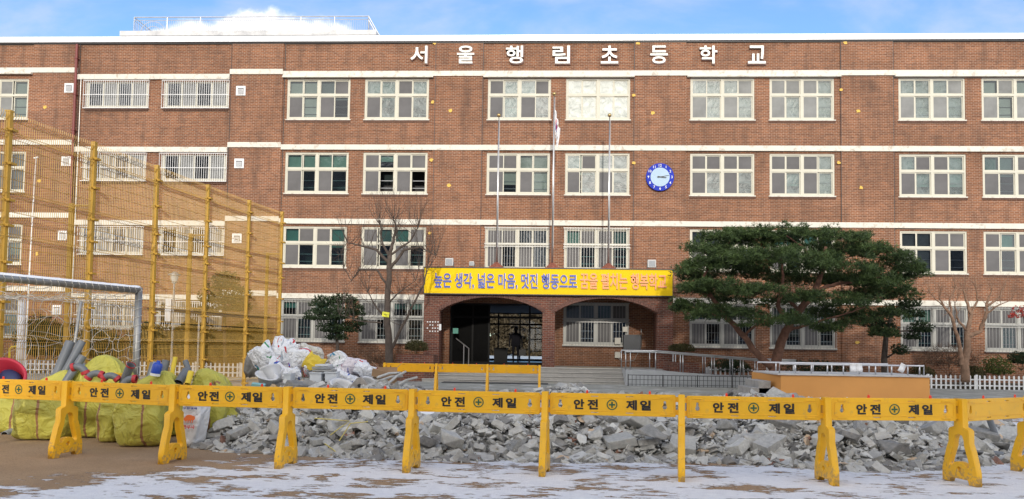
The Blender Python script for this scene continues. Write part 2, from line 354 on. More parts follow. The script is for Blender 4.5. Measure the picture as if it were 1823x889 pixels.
xs = [-400, -150, -60]+[-30+i*.6 for i in range(100)]+[31, 60, 150, 400]; ys = [-300, -100, -30, -5]+[i*.5 for i in range(0, 60)]+[31, 36, 60, 120, 300, 900]
vs = []
for y in ys:
    for x in xs:
        z = .03*noise.noise(Vector((x*.35, y*.35, 0)))*(1 if 1 < y < 22 and abs(x) < 28 else 0)*min(1, max(0, (22-y)/4))
        vs.append((x, y, z))
g.add(vs, [(j*len(xs)+i, j*len(xs)+i+1, (j+1)*len(xs)+i+1, (j+1)*len(xs)+i) for j in range(len(ys)-1) for i in range(len(xs)-1)])
tag(g.build('ground', ground_mat(), smooth=True), kind='structure')
PAVE = mat('paving', (.27, .285, .27), .85, var=.2, scale=1.2, bump=.2, dirt=((.62, .64, .66), 1.1, .52, .7))
p = MB(); p.add([(-60, 45, .02), (60, 45, .02), (60, 150, .02), (-60, 150, .02)], [(0, 1, 2, 3)]); tag(p.build('snowy_rear_yard', mat('old_snow', (.62, .65, .70), .8, var=.15, scale=.4, dirt=((.3, .25, .2), .3, .55, .6))), kind='structure')
p = MB(); p.box(-34, 30, 24.6, 33.9, -.1, .05); p.box(-34, 30, 24.45, 24.6, -.1, .09)
tag(p.build('pavement', PAVE), kind='structure')
SOIL = mat('planting_soil', (.10, .075, .05), .95, var=.4, scale=6, bump=.6)
p = MB(); p.box(-34, -5.3, 31.6, 33.95, 0, .22); p.box(6.0, 30, 31.6, 33.95, 0, .22); p.box(-34, -5.3, 31.45, 31.6, 0, .26); p.box(8.4, 30, 31.45, 31.6, 0, .26)
tag(p.build('planting_bed', SOIL), kind='structure')
# ------------------------------------------------------------------ school building
YF, X0, X1, ZT = 34.0, -36.0, 31.0, 15.40
bld = empty('school_building', (0, YF, 0), label='long four-storey red brick school building with cream bands and white framed windows', cat='school building')
def L_(mb): # to building-local Y
    mb.v = [(a, b-YF, c) for a, b, c in mb.v]; return mb
WINS = [(-12.08, -9.14), (-8.46, -5.5), (-2.79, .08), (.77, 3.66), (6.36, 9.21), (9.88, 12.73), (15.54, 18.43), (19.14, 22.05), (25, 27.9), (28.5, 31-.2), (-27.3, -24.4), (-31.2, -28.3)]
ROWZ = [(11.80, 13.70), (8.37, 10.26), (4.97, 6.84), (1.62, 3.48)]
LOW = [(-21.63, -18.62), (-17.89, -14.83)]
holes = []; wins = []
for c, (a, b) in enumerate(WINS):
    for r, (z0, z1) in enumerate(ROWZ):
        if r == 3 and c == 2: continue
        holes.append((a, b, z0, z1)); wins.append((a, b, z0, z1, c, r))
lows = []
for c, (a, b) in enumerate(LOW):
    for r in range(4):
        z1 = 13.56-3.42*r; z0 = z1-1.24
        holes.append((a, b, z0, z1)); lows.append((a, b, z0, z1, c, r))
LOB = (-4.35, -.02, .66, 3.42)   # lobby opening
holes.append(LOB)
def wall_holes(mb, x0, x1, z0, z1, Y, holes, depth, flip=False):
    xs = sorted({x0, x1, *[v for h in holes for v in h[:2] if x0 < v < x1]}); zs = sorted({z0, z1, *[v for h in holes for v in h[2:] if z0 < v < z1]})
    for i in range(len(xs)-1):
        for j in range(len(zs)-1):
            a, b, c, d = xs[i], xs[i+1], zs[j], zs[j+1]; mx_, mz = (a+b)/2, (c+d)/2
            if any(h[0] < mx_ < h[1] and h[2] < mz < h[3] for h in holes): continue
            mb.add([(a, Y, c), (b, Y, c), (b, Y, d), (a, Y, d)], [(0, 1, 2, 3)])
    for a, b, c, d in holes:
        a, b, c, d = max(a, x0), min(b, x1), max(c, z0), min(d, z1)
        if a >= b or c >= d: continue
        Y2 = Y+depth
        mb.add([(a, Y, c), (a, Y2, c), (a, Y2, d), (a, Y, d)], [(0, 1, 2, 3)]); mb.add([(b, Y, c), (b, Y, d), (b, Y2, d), (b, Y2, c)], [(0, 1, 2, 3)])
        mb.add([(a, Y, d), (a, Y2, d), (b, Y2, d), (b, Y, d)], [(0, 1, 2, 3)]); mb.add([(a, Y, c), (b, Y, c), (b, Y2, c), (a, Y2, c)], [(0, 1, 2, 3)])
wl = MB(); wall_holes(wl, X0, X1, -.3, ZT, YF, holes, .22)
BK = 44.0
lobx = (-4.35, -.02, .66, 3.42)
wall_holes(wl, X0, X1, -.3, ZT, BK, [lobx], -.22)
wl.add([(X0, YF, -.3), (X0, BK, -.3), (X0, BK, ZT), (X0, YF, ZT)], [(3, 2, 1, 0)]); wl.add([(X1, YF, -.3), (X1, BK, -.3), (X1, BK, ZT), (X1, YF, ZT)], [(0, 1, 2, 3)])
L_(wl).build('wall', BR, bld)
rf = MB(); rf.box(X0, X1, YF+.3, BK-.1, 15.0, 15.1); L_(rf).build('roof', CONC, bld)
# projecting plain piers between window groups, 4 cm proud
for a, b in [(-14.72, -12.28), (-5.28, -3.02), (3.84, 6.16), (13.0, 15.3), (22.3, 24.6), (-24.2, -22.2)]:
    q = MB(); q.box(a, b, YF-.05, YF+.05, 0 if a > 5 or a < -5.4 else 4.0, 15.38); L_(q).build('wall_pier', BR, bld)
# floor bands
def bandz(x0, x1, dz, proud=.09):
    for k in range(4):
        z = 13.79+dz-3.42*k
        if k == 3 and x0 < -5.2 < x1:
            for a, b in ((x0, -5.1), (5.15, x1)):
                q = MB(); q.box(a, b, YF-proud, YF+.02, z, z+.235); L_(q).build('floor_band', BAND, bld)
            continue
        q = MB(); q.box(x0, x1, YF-proud, YF+.02, z, z+.235); L_(q).build('floor_band', BAND, bld)
bandz(-12.28, X1, 0); bandz(-14.78, -12.285, .10); bandz(-22.05, -14.785, -.13); bandz(X0, -22.055, .19)
# drip moulds over the window groups of the top floor and window reveals
for a, b in [(-12.28, -5.3), (-3.0, 3.84), (6.2, 13.0), (15.35, 22.3), (-27.6, -24.2)]:
    q = MB(); q.box(a, b, YF-.16, YF+.02, 13.715 if a > -20 else 13.9, 13.785 if a > -20 else 13.975); L_(q).build('drip_mould', BAND, bld)
# dark joint lines
q = MB()
for x in (-12.2, -5.2, -3.02, 3.84, 13.0, 15.3, -14.72, -21.95):
    q.box(x-.012, x+.012, YF-.056, YF-.045, 4.0, 15.38)
L_(q).build('movement_joint', DARK, bld)
# coping
q = MB(); x = X0; k = 0
while x < X1:
    x2 = min(x+3.02, X1); q.box(x+.008, x2-.008, YF-.14, YF+.42, 15.40, 15.66+.0*k); x = x2; k += 1
q.box(X0, X1, YF-.12, YF+.4, 15.395, 15.64); q.box(X0, X1, BK-.4, BK+.1, 15.38, 15.66)
L_(q).build('coping', CAP, bld)
q = MB(); q.box(X0, X1, YF-.07, YF+.0, 15.33, 15.385); L_(q).build('coping_shadow_line', DARK, bld)  # dark strip stands in for the shadow line under the coping
# dark backing behind the glass, its colour stands in for unlit rooms
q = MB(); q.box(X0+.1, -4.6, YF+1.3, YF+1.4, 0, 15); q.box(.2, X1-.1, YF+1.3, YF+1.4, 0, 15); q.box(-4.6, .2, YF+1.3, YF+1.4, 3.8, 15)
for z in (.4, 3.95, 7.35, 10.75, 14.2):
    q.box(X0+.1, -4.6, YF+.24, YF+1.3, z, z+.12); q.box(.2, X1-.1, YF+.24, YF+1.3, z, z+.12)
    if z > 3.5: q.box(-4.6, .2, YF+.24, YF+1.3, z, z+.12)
L_(q).build('dark_room_backing', ROOM, bld)
random.seed(11)
def make_window(a, b, z0, z1, c, r):
    W, H = b-a, z1-z0; gz = H*.595; t = .055
    bars = (r == 3) or (r == 2 and c in (2, 3))
    fr = MB()
    y0, y1 = .03, .13
    fr.box(0, W, y0, y1, 0, .075); fr.box(0, W, y0, y1, H-.07, H); fr.box(0, .075, y0, y1, .075, H-.07); fr.box(W-.075, W, y0, y1, .075, H-.07)
    fr.box(.075, W-.075, y0, y1, gz-.045, gz+.045)
    fr.box(W/2-.055, W/2+.055, y0, y1, .075, gz-.045); fr.box(W/2-.055, W/2+.055, y0, y1, gz+.045, H-.07)
    q = (W/2-.055-.075)
    scr = MB(); gls = MB(); bl = [MB() for _ in range(4)]; rail = MB()
    film = (r == 0 and c in (1, 2, 3, 4, 5)) or (r in (0, 1) and c in (4, 5, 6)) or (r == 1 and c in (3,))
    for hf, xs0 in enumerate((.075, W/2+.055)):
        for k in range(2):
            sl = U(-.06, .06) if random.random() < .3 else 0
            x0 = xs0+k*q/2; x1 = x0+q/2
            for zz0, zz1, top in ((.075, gz-.045, 0), (gz+.045, H-.07, 1)):
                yy0 = y0+(.02 if k == 0 else .045); s_ = .042
                xa, xb = x0+(sl if k else 0), x1+(sl if k == 0 else 0)
                xa = max(xa, xs0); xb = min(xb, xs0+q)
                fr.box(xa, xa+s_, yy0, yy0+.03, zz0, zz1); fr.box(xb-s_, xb, yy0, yy0+.03, zz0, zz1)
                fr.box(xa+s_, xb-s_, yy0, yy0+.03, zz0, zz0+s_); fr.box(xa+s_, xb-s_, yy0, yy0+.03, zz1-s_, zz1)
                gx0, gx1, gz0, gz1 = xa+s_, xb-s_, zz0+s_, zz1-s_
                screen = (k == 0) if not top else (random.random() < .45)
                if r == 0 and c == 3: screen = False
                if screen: scr.add([(gx0, yy0+.01, gz0), (gx1, yy0+.01, gz0), (gx1, yy0+.01, gz1), (gx0, yy0+.01, gz1)], [(0, 1, 2, 3)])
                else:
                    if not (r == 1 and c == 1 and not top):
                        gls.add([(gx0, yy0+.012, gz0), (gx1, yy0+.012, gz0), (gx1, yy0+.012, gz1), (gx0, yy0+.012, gz1)], [(0, 1, 2, 3)])
            # blinds hang to different depths
        kind = random.choice((0, 0, 1, 1, 3)); dep = random.choice((.35, .45, .5, .75, 1.0))
        if (c, r) in ((1, 1), (1, 3), (0, 3)): dep = .2
        if r == 0 and c >= 3: kind = 3; dep = 1
        bz = H-(H*dep)
        bl[kind].box(xs0, xs0+q, .20, .212, max(.05, bz), H-.06)
    rail.tube([(.07, .17, gz*.55), (W-.07, .17, gz*.55)], .014, 6); rail.tube([(.07, .17, gz*.25), (W-.07, .17, gz*.25)], .014, 6)
    w_ = fr.build('window', FRAME if r < 3 else FRAMEL, bld, loc=(a, 0, z0))
    if scr.v: scr.build('insect_screen', SCREENL if (c >= 4 and r == 0) else SCREEN, w_)
    gmat = GLG if (r == 0 and c == 3) else (GLF if film else random.choice(GL))
    if gls.v: gls.build('pane', gmat, w_)
    for i, q_ in enumerate(bl):
        if q_.v: q_.build('blind', BLIND[i], w_)
    rail.build('safety_rail', STEEL, w_)
    si = MB(); si.box(-.05, W+.05, -.03, .03, -.045, .0); si.build('sill', BAND, w_)
    sb = MB(); n = int((W+.1)/.075)
    for i in range(n): sb.box(-.05+i*(W+.1)/n+.006, -.05+(i+1)*(W+.1)/n-.006, -.022, .02, -.15, -.05)
    sb.build('brick_sill', BRD, w_)
    if bars:
        bb = MB(); n = 21 if r == 3 else 23
        for i in range(n+1): bb.box(i*W/n-.0065, i*W/n+.0065, -.10, -.085, -.08, H+.03)
        for z in (-.06, gz-.1, gz+.02, H): bb.box(-.05, W+.05, -.115, -.10, z-.014, z+.014)
        bb.box(-.05, -.02, -.12, 0, H*.5, H*.5+.03); bb.box(W+.02, W+.05, -.12, 0, H*.5, H*.5+.03)
        bb.build('security_bars', BARS, w_)
for a in wins: make_window(*a)
for a, b, z0, z1, c, r in lows:
    W, H = b-a, z1-z0
    fr = MB(); fr.box(0, W, .03, .12, 0, .08); fr.box(0, W, .03, .12, H-.06, H); fr.box(0, .1, .03, .12, .08, H-.06); fr.box(W-.1, W, .03, .12, .08, H-.06)
    gl = MB(); sc_ = MB()
    for i in range(4):
        x0 = .1+i*(W-.2)/4; x1 = .1+(i+1)*(W-.2)/4
        fr.box(x0, x0+.045, .045, .10, .08, H-.06); fr.box(x1-.045, x1, .045, .10, .08, H-.06); fr.box(x0+.045, x1-.045, .045, .10, .08, .13)
        (sc_ if i % 2 == 1 else gl).add([(x0, .07, .08), (x1, .07, .08), (x1, .07, H-.06), (x0, .07, H-.06)], [(0, 1, 2, 3)])
    w_ = fr.build('barred_window', FRAME, bld, loc=(a, 0, z0))
    gl.build('pane', GL[2], w_); sc_.build('insect_screen', SCREENL, w_)
    bb = MB(); n = 30
    for i in range(n+1): bb.box(-.05+i*(W+.1)/n-.008, -.05+i*(W+.1)/n+.008, -.12, -.105, -.04, H+.04)
    for z in (-.03, H*.48, H+.03): bb.box(-.06, W+.06, -.135, -.12, z-.013, z+.013); bb.box(-.06, -.04, -.13, 0, z-.01, z+.01); bb.box(W+.04, W+.06, -.13, 0, z-.01, z+.01)
    bb.build('security_bars', WHITE, w_)
    sb = MB(); n = int(W/.075)
    for i in range(n): sb.box(i*W/n+.006, (i+1)*W/n-.006, -.05, .02, -.14, -.02)
    sb.build('brick_sill', BRD, w_)
# wall vents, downpipe, yellow patches, cables
for px, py in [(125, 158), (430, 163), (120, 288), (427, 292), (113, 420), (423, 425), (103, 552)]:
    c = at(px, py, YF); q = MB(); s_ = .22; q.box(-s_, s_, -.10, .0, -s_, s_)
    v = q.build('wall_vent', WHITE, bld, loc=(c.x, 0, c.z)); q = MB()
    for i in range(5): q.add([(-.13, -.104, -.13+i*.05), (.13, -.104, -.13+i*.05), (.13, -.13, -.165+i*.05), (-.13, -.13, -.165+i*.05)], [(0, 1, 2, 3)])
    q.box(-.14, .14, -.107, -.101, -.15, .12, 1); q.build('louvre', [WHITE, SCREEN], v)
q = MB(); q.tube([(-22.07, -.13, 15.3), (-22.07, -.13, .2)], .06, 10)
for i in range(9): q.box(-22.15, -21.99, -.2, 0, 1+i*1.7, 1.04+i*1.7)
q.build('downpipe', PIPE, bld)
q = MB(); q.tube([(-21.85, -.06, 13.8), (-21.85, -.06, .4)], .02, 6); q.build('cable_conduit', GALV, bld)
random.seed(5)
for px, py in [(66, 72), (80, 191), (70, 322), (66, 452), (774, 77), (770, 182), (802, 197), (799, 330), (768, 285), (765, 415), (1136, 77), (1162, 201), (1128, 170), (1128, 290), (1505, 76), (1528, 198), (1497, 160), (1493, 290), (1533, 334), (1527, 610)]:
    c = at(px, py, YF-.06); q = MB(); n = 11; rr = .10 if abs(px-774) > 10 and px not in (1128, 1497, 1493) else .09
    pts = [(rr*U(.55, 1.15)*math.cos(2*math.pi*i/n)*1.05, 0, rr*U(.5, 1.0)*math.sin(2*math.pi*i/n)) for i in range(n)]
    q.add(pts+[(x_, .02, z_) for x_, _, z_ in pts], [tuple(range(n))]+[(i, i+n, (i+1) % n+n, (i+1) % n) for i in range(n)])
    q.build('filler_patch', YST, bld, loc=(c.x, -.068, c.z))
# rooftop block with railing
pr = empty('rooftop_deck', (0, 45, 15.1), label='pale grey rooftop block with thin white guard railing above the left half of the roof', cat='rooftop deck')
def P_(mb, c): mb.v = [(a-c[0], b-c[1], d-c[2]) for a, b, d in mb.v]; return mb
q = MB(); q.box(-25.9, -10.9, 45, 52, 15.1, 20.2); q.box(-26.4, -10.5, 44.6, 52.4, 20.2, 20.5)
# keep it clear of the rear wall
P_(q, (0, 45, 15.1)).build('deck_block', mat('deck_render', (.62, .62, .62), .8, dirt=((.35, .36, .38), .6, .5, .7)), pr)
q = MB()
def rail_run(q, p0, p1, n, h=1.06, nb=10):
    p0, p1 = Vector(p0), Vector(p1)
    for z in (h, h*.82): q.tube([p0+Vector((0, 0, z)), p1+Vector((0, 0, z))], .035 if z == h else .02, 6)
    for i in range(n+1):
        a = p0.lerp(p1, i/n); q.tube([a, a+Vector((0, 0, h))], .03, 6)
        if i < n:
            b = p0.lerp(p1, (i+1)/n)
            for k in range(1, nb): c = a.lerp(b, k/nb); q.tube([c, c+Vector((0, 0, h*.82))], .011, 4, caps=False)
rail_run(q, (-25.8, 45.1, 20.5), (-11.1, 45.1, 20.5), 7, nb=16); rail_run(q, (-25.8, 45.1, 20.5), (-25.8, 52, 20.5), 4); rail_run(q, (-25.8, 52, 20.5), (-11.1, 52, 20.5), 7)
rail_run(q, (-11.1, 45.1, 20.5), (-11.1, 52, 20.5), 4)
for r_ in (.5, .8): q.tube([(-24.6+r_*math.cos(t), 45.12, 20.5+r_*math.sin(t)) for t in [math.pi*i/14 for i in range(15)]], .02, 5)
for k in (1.05, .82): q.tube([(-11.1, 45.1, 20.5+k), (-10.0, 45.1, 18.6+k), (-9.2, 45.1, 17.2+k)], .035, 6)
q.tube([(-10.0, 45.1, 18.6), (-10.0, 45.1, 19.6)], .03, 6); q.tube([(-9.2, 45.1, 17.2), (-9.2, 45.1, 18.2)], .03, 6)
P_(q, (0, 45, 15.1)).build('guard_rail', mat('rail_paint', (.5, .51, .53), .4, metal=.4), pr)
q = MB(); q.obox((-9.9, 45.6, 18.4), (1.25, 0, -2.1), (0, .5, 0), (.06, 0, .04)); P_(q, (0, 45, 15.1)).build('roof_stair', CONC, pr)
# ------------------------------------------------------------------ name letters on the wall
NM = '서울행림초등학교'
nm = empty('wall_lettering', (0, YF, 14.8), label='eight large white raised letters spelling the school name along the top brick wall', cat='lettering')
for ch, px in zip(NM, (746, 829, 916, 999, 1085, 1173, 1261, 1347)):
    c = at(px, 98, YF-.08); c2 = Vector((c.x, -.09, c.z-14.8))
    text_mesh(ch, .78, .82, .04, .014, SIGNW, 'letter', nm, c2)
    text_mesh(ch, .84, .88, .035, .02, mat('letter_edge', (.22, .12, .10), .6) if 'letter_edge' not in bpy.data.materials else bpy.data.materials['letter_edge'], 'letter_back', nm, c2+Vector((.012, .05, -.012)))
# ------------------------------------------------------------------ wall clock
cl = empty('wall_clock', (5.0, YF-.06, 9.15), label='round wall clock with blue rim, white numerals and black hands on the brick wall', cat='clock')
q = MB(); n = 48
def disc(q, r, y0, y1, mi=0):
    a = [(r*math.cos(2*math.pi*i/n), y0, r*math.sin(2*math.pi*i/n)) for i in range(n)]; b = [(x_, y1, z_) for x_, _, z_ in a]
    q.add(a+b, [tuple(range(n-1, -1, -1))]+[(i, (i+1) % n, (i+1) % n+n, i+n) for i in range(n)], mi)
disc(q, .62, -.12, .02); q.build('rim', mat('clock_blue', (.03, .05, .42), .8, spec=.15), cl)
q = MB(); disc(q, .425, -.128, -.118); q.build('dial', mat('clock_dial', (.42, .55, .68), .8, var=.04, spec=.15), cl)
for i in range(1, 13):
    t = math.pi/2-i*math.pi/6; text_mesh(str(i), None, .115, .006, .012, WHITE, 'numeral', cl, (.52*math.cos(t), -.13, .52*math.sin(t)))
for ang, l_, w_ in ((90-79, .40, .018), (90-97, .28, .027)):
    a = R(ang); d = Vector((math.cos(a), 0, math.sin(a))); e = Vector((-d.z, 0, d.x))
    q = MB(); q.add([-.12*d+w_*e, -.12*d-w_*e, l_*d-w_*.4*e, l_*d+w_*.4*e, -.12*d+w_*e+Vector((0, .008, 0)), -.12*d-w_*e+Vector((0, .008, 0)), l_*d-w_*.4*e+Vector((0, .008, 0)), l_*d+w_*.4*e+Vector((0, .008, 0))], [(0, 1, 2, 3), (7, 6, 5, 4), (0, 4, 5, 1), (1, 5, 6, 2), (2, 6, 7, 3), (3, 7, 4, 0)])
    q.build('clock_hand', BLACK, cl, loc=(0, -.145 if l_ > .3 else -.155, 0))
# ------------------------------------------------------------------ porch
PY = 31.5
po = empty('entrance_porch', (0, PY, 0), label='brick entrance porch with two wide segmental arches in the middle of the building', cat='porch')
def arch_z(x, xa, xb, zs, zc):
    c = (xa+xb)/2; h = (xb-xa)/2; s_ = zc-zs; r_ = (h*h+s_*s_)/(2*s_); return zs-(r_-s_)+math.sqrt(max(0, r_*r_-(x-c)**2))
ARCH = [(-4.46, -.16, 2.93, 3.56), (.36, 4.58, 2.93, 3.56)]
PX0, PX1, PZ = -5.12, 5.22, 4.70
q = MB()
def seg(xa, xb, za_, zb_, y0, y1, ztop):   # vertical strip with a sloping underside
    q.add([(xa, y0, za_), (xb, y0, zb_), (xb, y0, ztop), (xa, y0, ztop), (xa, y1, za_), (xb, y1, zb_), (xb, y1, ztop), (xa, y1, ztop)], [(0, 1, 2, 3), (7, 6, 5, 4), (0, 4, 5, 1)])
xs = [PX0, ARCH[0][0]]
for xa, xb in ((PX0, ARCH[0][0]), (ARCH[0][1], ARCH[1][0]), (ARCH[1][1], PX1)):
    q.box(xa, xb, PY, PY+.5, .0, PZ)
for xa, xb, zs, zc in ARCH:
    n = 28
    for i in range(n):
        a = xa+(xb-xa)*i/n; b = xa+(xb-xa)*(i+1)/n; seg(a, b, arch_z(a, xa, xb, zs, zc), arch_z(b, xa, xb, zs, zc), PY, PY+.5, PZ)
q.box(PX0, PX0+.45, PY+.5, YF, 0, PZ); q.box(PX1-.45, PX1, PY+.5, YF, 0, PZ)
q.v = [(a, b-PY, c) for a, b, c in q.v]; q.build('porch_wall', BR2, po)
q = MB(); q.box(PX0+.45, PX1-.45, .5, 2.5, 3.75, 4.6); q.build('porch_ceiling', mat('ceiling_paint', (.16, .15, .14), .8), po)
q = MB(); q.box(PX0-.05, PX1+.05, -.05, 2.44, PZ, PZ+.08); q.build('porch_coping', mat('porch_cap', (.3, .2, .16), .8), po)
for xa, xb, zs, zc in ARCH:   # soldier ring, headers set proud
    q = MB(); n = 44
    for i in range(n):
        t0, t1 = (i+.08)/n, (i+.92)/n; a = xa-.12+(xb-xa+.24)*t0; b = xa-.12+(xb-xa+.24)*t1
        za_, zb_ = arch_z(a, xa-.2, xb+.2, zs-.05, zc), arch_z(b, xa-.2, xb+.2, zs-.05, zc)
        q.add([(a, -.05, za_-.03), (b, -.05, zb_-.03), (b, -.05, zb_+.13), (a, -.05, za_+.13), (a, .0, za_-.03), (b, .0, zb_-.03), (b, .0, zb_+.13), (a, .0, za_+.13)], [(0, 1, 2, 3), (0, 4, 5, 1), (3, 2, 6, 7), (0, 3, 7, 4), (1, 5, 6, 2)])
    q.build('arch_ring', mat('ring_brick', (.13, .062, .048), .8, var=.45, scale=14), po)
# white cleats on the left pier
q = MB()
for i in range(5):
    for j in range(4):
        if random.random() < .75: q.box(-4.98+i*.11, -4.93+i*.11, -.03, 0, 2.05+j*.13, 2.10+j*.13)
q.build('wall_dots', WHITE, po)
q = MB(); q.box(-.045, .045, -.05, .0, -.13, .13); q.build('intercom', WHITE, po, loc=(-4.42+.0, -.0, 2.25))
# sign
sg = empty('banner_sign', (0, PY-.18, 3.66), label='long yellow signboard with blue and orange lettering above the porch arches', cat='sign')
q = MB(); q.box(-5.1, 5.16, 0, .1, 0, 1.06); q.build('panel', SIGNY, sg)
q = MB(); q.box(-5.13, 5.19, -.02, .12, -.04, 0); q.box(-5.13, 5.19, -.02, .12, 1.06, 1.1); q.box(-5.13, -5.1, -.02, .12, 0, 1.06); q.box(5.16, 5.19, -.02, .12, 0, 1.06); q.build('frame', DARK, sg)
def on_sign(px, py): return at(px, py, PY-.2)
def sign_text(body, xa, xb, mt, rim):
    a, b = on_sign(xa, 499), on_sign(xb, 503); wd = b.x-a.x; c = Vector(((a.x+b.x)/2, -.045, (a.z+b.z)/2-3.66))
    text_mesh(body, wd, .66, .012, .014, mt, 'lettering', sg, c)
    text_mesh(body, wd+.015, .675, .012, .02, rim, 'letter_outline', sg, c+Vector((.012, .028, -.012)))
sign_text('높은 생각, 넓은 마음, 멋진 행동으로', 773, 1027, SIGNB, SIGNW)
sign_text('꿈을 펼치는 행복학교', 1033, 1186, SIGNO, mat('outline_brown', (.55, .42, .12), .5))
# floodlights and camera on top of the sign
def floodlight(px, py, lab, s_=.17):
    c = at(px, py, PY-.05); o = empty('floodlight', (c.x, PY-.02, c.z), label=lab, cat='floodlight', group='floodlights on top of the yellow sign')
    q = MB(); q.box(-s_, s_, -.12, .04, -s_*.95, s_*.95); q.build('housing', mat('lamp_grey', (.5, .5, .5), .4) if 'lamp_grey' not in bpy.data.materials else bpy.data.materials['lamp_grey'], o, bevel=.015)
    q = MB(); q.box(-s_*.78, s_*.78, -.13, -.121, -s_*.7, s_*.7); q.build('lens', mat('lens_glass', (.32, .34, .36), .15) if 'lens_glass' not in bpy.data.materials else bpy.data.materials['lens_glass'], o)
    q = MB(); q.box(-s_-.02, -s_, -.03, .03, -s_*1.3, 0); q.box(s_, s_+.02, -.03, .03, -s_*1.3, 0); q.box(-s_-.02, s_+.02, -.03, .03, -s_*1.36, -s_*1.3); q.box(-.03, .03, -.03, .05, 4.72-c.z, -s_*1.3); q.build('bracket', DARK, o)
floodlight(800, 467, 'grey square floodlight at the left end of the yellow sign')
floodlight(1160, 470, 'grey square floodlight at the right end of the yellow sign')
floodlight(840, 470, 'small grey camera box beside the left floodlight on the sign', .1)  # small camera, drawn with the floodlight shape
# flagpoles on stepped brick bases
BASEB = mat('base_brick', (.22, .075, .05), .85, var=.4, scale=12)
for px, top, lab in ((885, 208, 'slim silver flagpole without a flag left of the pole with the flag'), (984, 170, 'slim silver flagpole with the national flag hanging from it'), (1084, 208, 'slim silver flagpole without a flag right of the pole with the flag')):
    b = at(px-1, 474, PY+.5); t = at(px, top, PY+.5)
    o = empty('flagpole', (b.x, PY+.5, 4.78), label=lab, cat='flagpole', group='three flagpoles above the porch')
    q = MB()
    for i in range(4): s_ = .30-.07*i; q.box(-s_, s_, -s_, s_, i*.065, (i+1)*.065)
    q.build('brick_base', BASEB, o)
    h = t.z-4.78; q = MB(); q.tube([(0, 0, .26), (0, 0, h*.5), (0, 0, h)], [.045, .036, .02], 10); q.build('pole', STEEL, o, smooth=True)
    q = MB(); q.tube([(.04, -.03, .9), (.035, -.03, h-.1)], .006, 4); q.build('halyard', WHITE, o)
    q = MB(); q.ball((0, 0, h+.06), .085, 12); q.build('finial', mat('gold_ball', (.45, .33, .15), .3, metal=.8) if 'gold_ball' not in bpy.data.materials else bpy.data.materials['gold_ball'], o, smooth=True)
# flag: limp, folded
def flag():
    mt, N, L = new_mat('flag_cloth'); tc = N('ShaderNodeTexCoord'); sp = N('ShaderNodeSeparateXYZ'); L(tc.outputs['UV'], sp.inputs[0])
    # disc in UV space: u along fly, v along hoist
    def ma(op, a, b):
        n = N('ShaderNodeMath', operation=op)
        for i, v in enumerate((a, b)):
            if hasattr(v, 'links'): L(v, n.inputs[i])
            else: n.inputs[i].default_value = v
        return n.outputs[0]
    du = ma('SUBTRACT', sp.outputs['X'], .5); dv = ma('MULTIPLY', ma('SUBTRACT', sp.outputs['Y'], .5), .667)
    rr = ma('SQRT', ma('ADD', ma('MULTIPLY', du, du), ma('MULTIPLY', dv, dv)), 0); ins = ma('LESS_THAN', rr, .17)
    up = ma('GREATER_THAN', ma('ADD', dv, ma('MULTIPLY', ma('SINE', ma('MULTIPLY', du, 18), 0), .05)), 0)
    a = N('ShaderNodeMix', data_type='RGBA'); L(up, a.inputs[0]); a.inputs[6].default_value = (.02, .06, .3, 1); a.inputs[7].default_value = (.6, .02, .03, 1)
    # four corner bar marks
    au = ma('ABSOLUTE', ma('SUBTRACT', ma('ABSOLUTE', du, 0), .31), 0); av = ma('ABSOLUTE', ma('SUBTRACT', ma('ABSOLUTE', dv, 0), .2), 0)
    box = ma('MULTIPLY', ma('LESS_THAN', au, .06), ma('LESS_THAN', av, .05)); st = ma('GREATER_THAN', ma('SINE', ma('MULTIPLY', ma('ADD', sp.outputs['X'], sp.outputs['Y']), 130), 0), .0)
    b = N('ShaderNodeMix', data_type='RGBA'); L(ma('MULTIPLY', box, st), b.inputs[0]); b.inputs[6].default_value = (.78, .78, .8, 1); b.inputs[7].default_value = (.02, .02, .02, 1)
    c = N('ShaderNodeMix', data_type='RGBA'); L(ins, c.inputs[0]); L(b.outputs[2], c.inputs[6]); L(a.outputs[2], c.inputs[7])
    p = N('ShaderNodeBsdfPrincipled'); L(c.outputs[2], p.inputs['Base Color']); p.inputs['Roughness'].default_value = .8
    o = N('ShaderNodeOutputMaterial'); L(p.outputs[0], o.inputs[0])
    nu, nv = 26, 16; me = bpy.data.meshes.new('national_flag'); vs = []; W, H = 1.35, .9
    for j in range(nv+1):
        for i in range(nu+1):
            u, v = i/nu, j/nv
            x = .03+.16*u*(1+.4*v)+.05*math.sin(u*19+v*1.5)*u**.5; y = .10*math.sin(u*19+1.2+v*2)*u**.4
            z = v*H-.95*u*W*(.75+.1*v)+.0; vs.append((x, y, z))
    fs = [(j*(nu+1)+i, j*(nu+1)+i+1, (j+1)*(nu+1)+i+1, (j+1)*(nu+1)+i) for j in range(nv) for i in range(nu)]
    me.from_pydata(vs, [], fs); uv = me.uv_layers.new(name='UVMap')
    for pl in me.polygons:
        for li in pl.loop_indices:
            vi = me.loops[li].vertex_index; uv.data[li].uv = ((vi % (nu+1))/nu, (vi//(nu+1))/nv)
        pl.use_smooth = True
    me.materials.append(mt); o = bpy.data.objects.new('national_flag', me); COL.objects.link(o)
    b = at(984, 210, PY+.5); o.location = (b.x+.03, PY+.5, b.z-.28)
    tag(o, 'limp white national flag with red and blue disc hanging from the middle pole', 'flag')
flag()
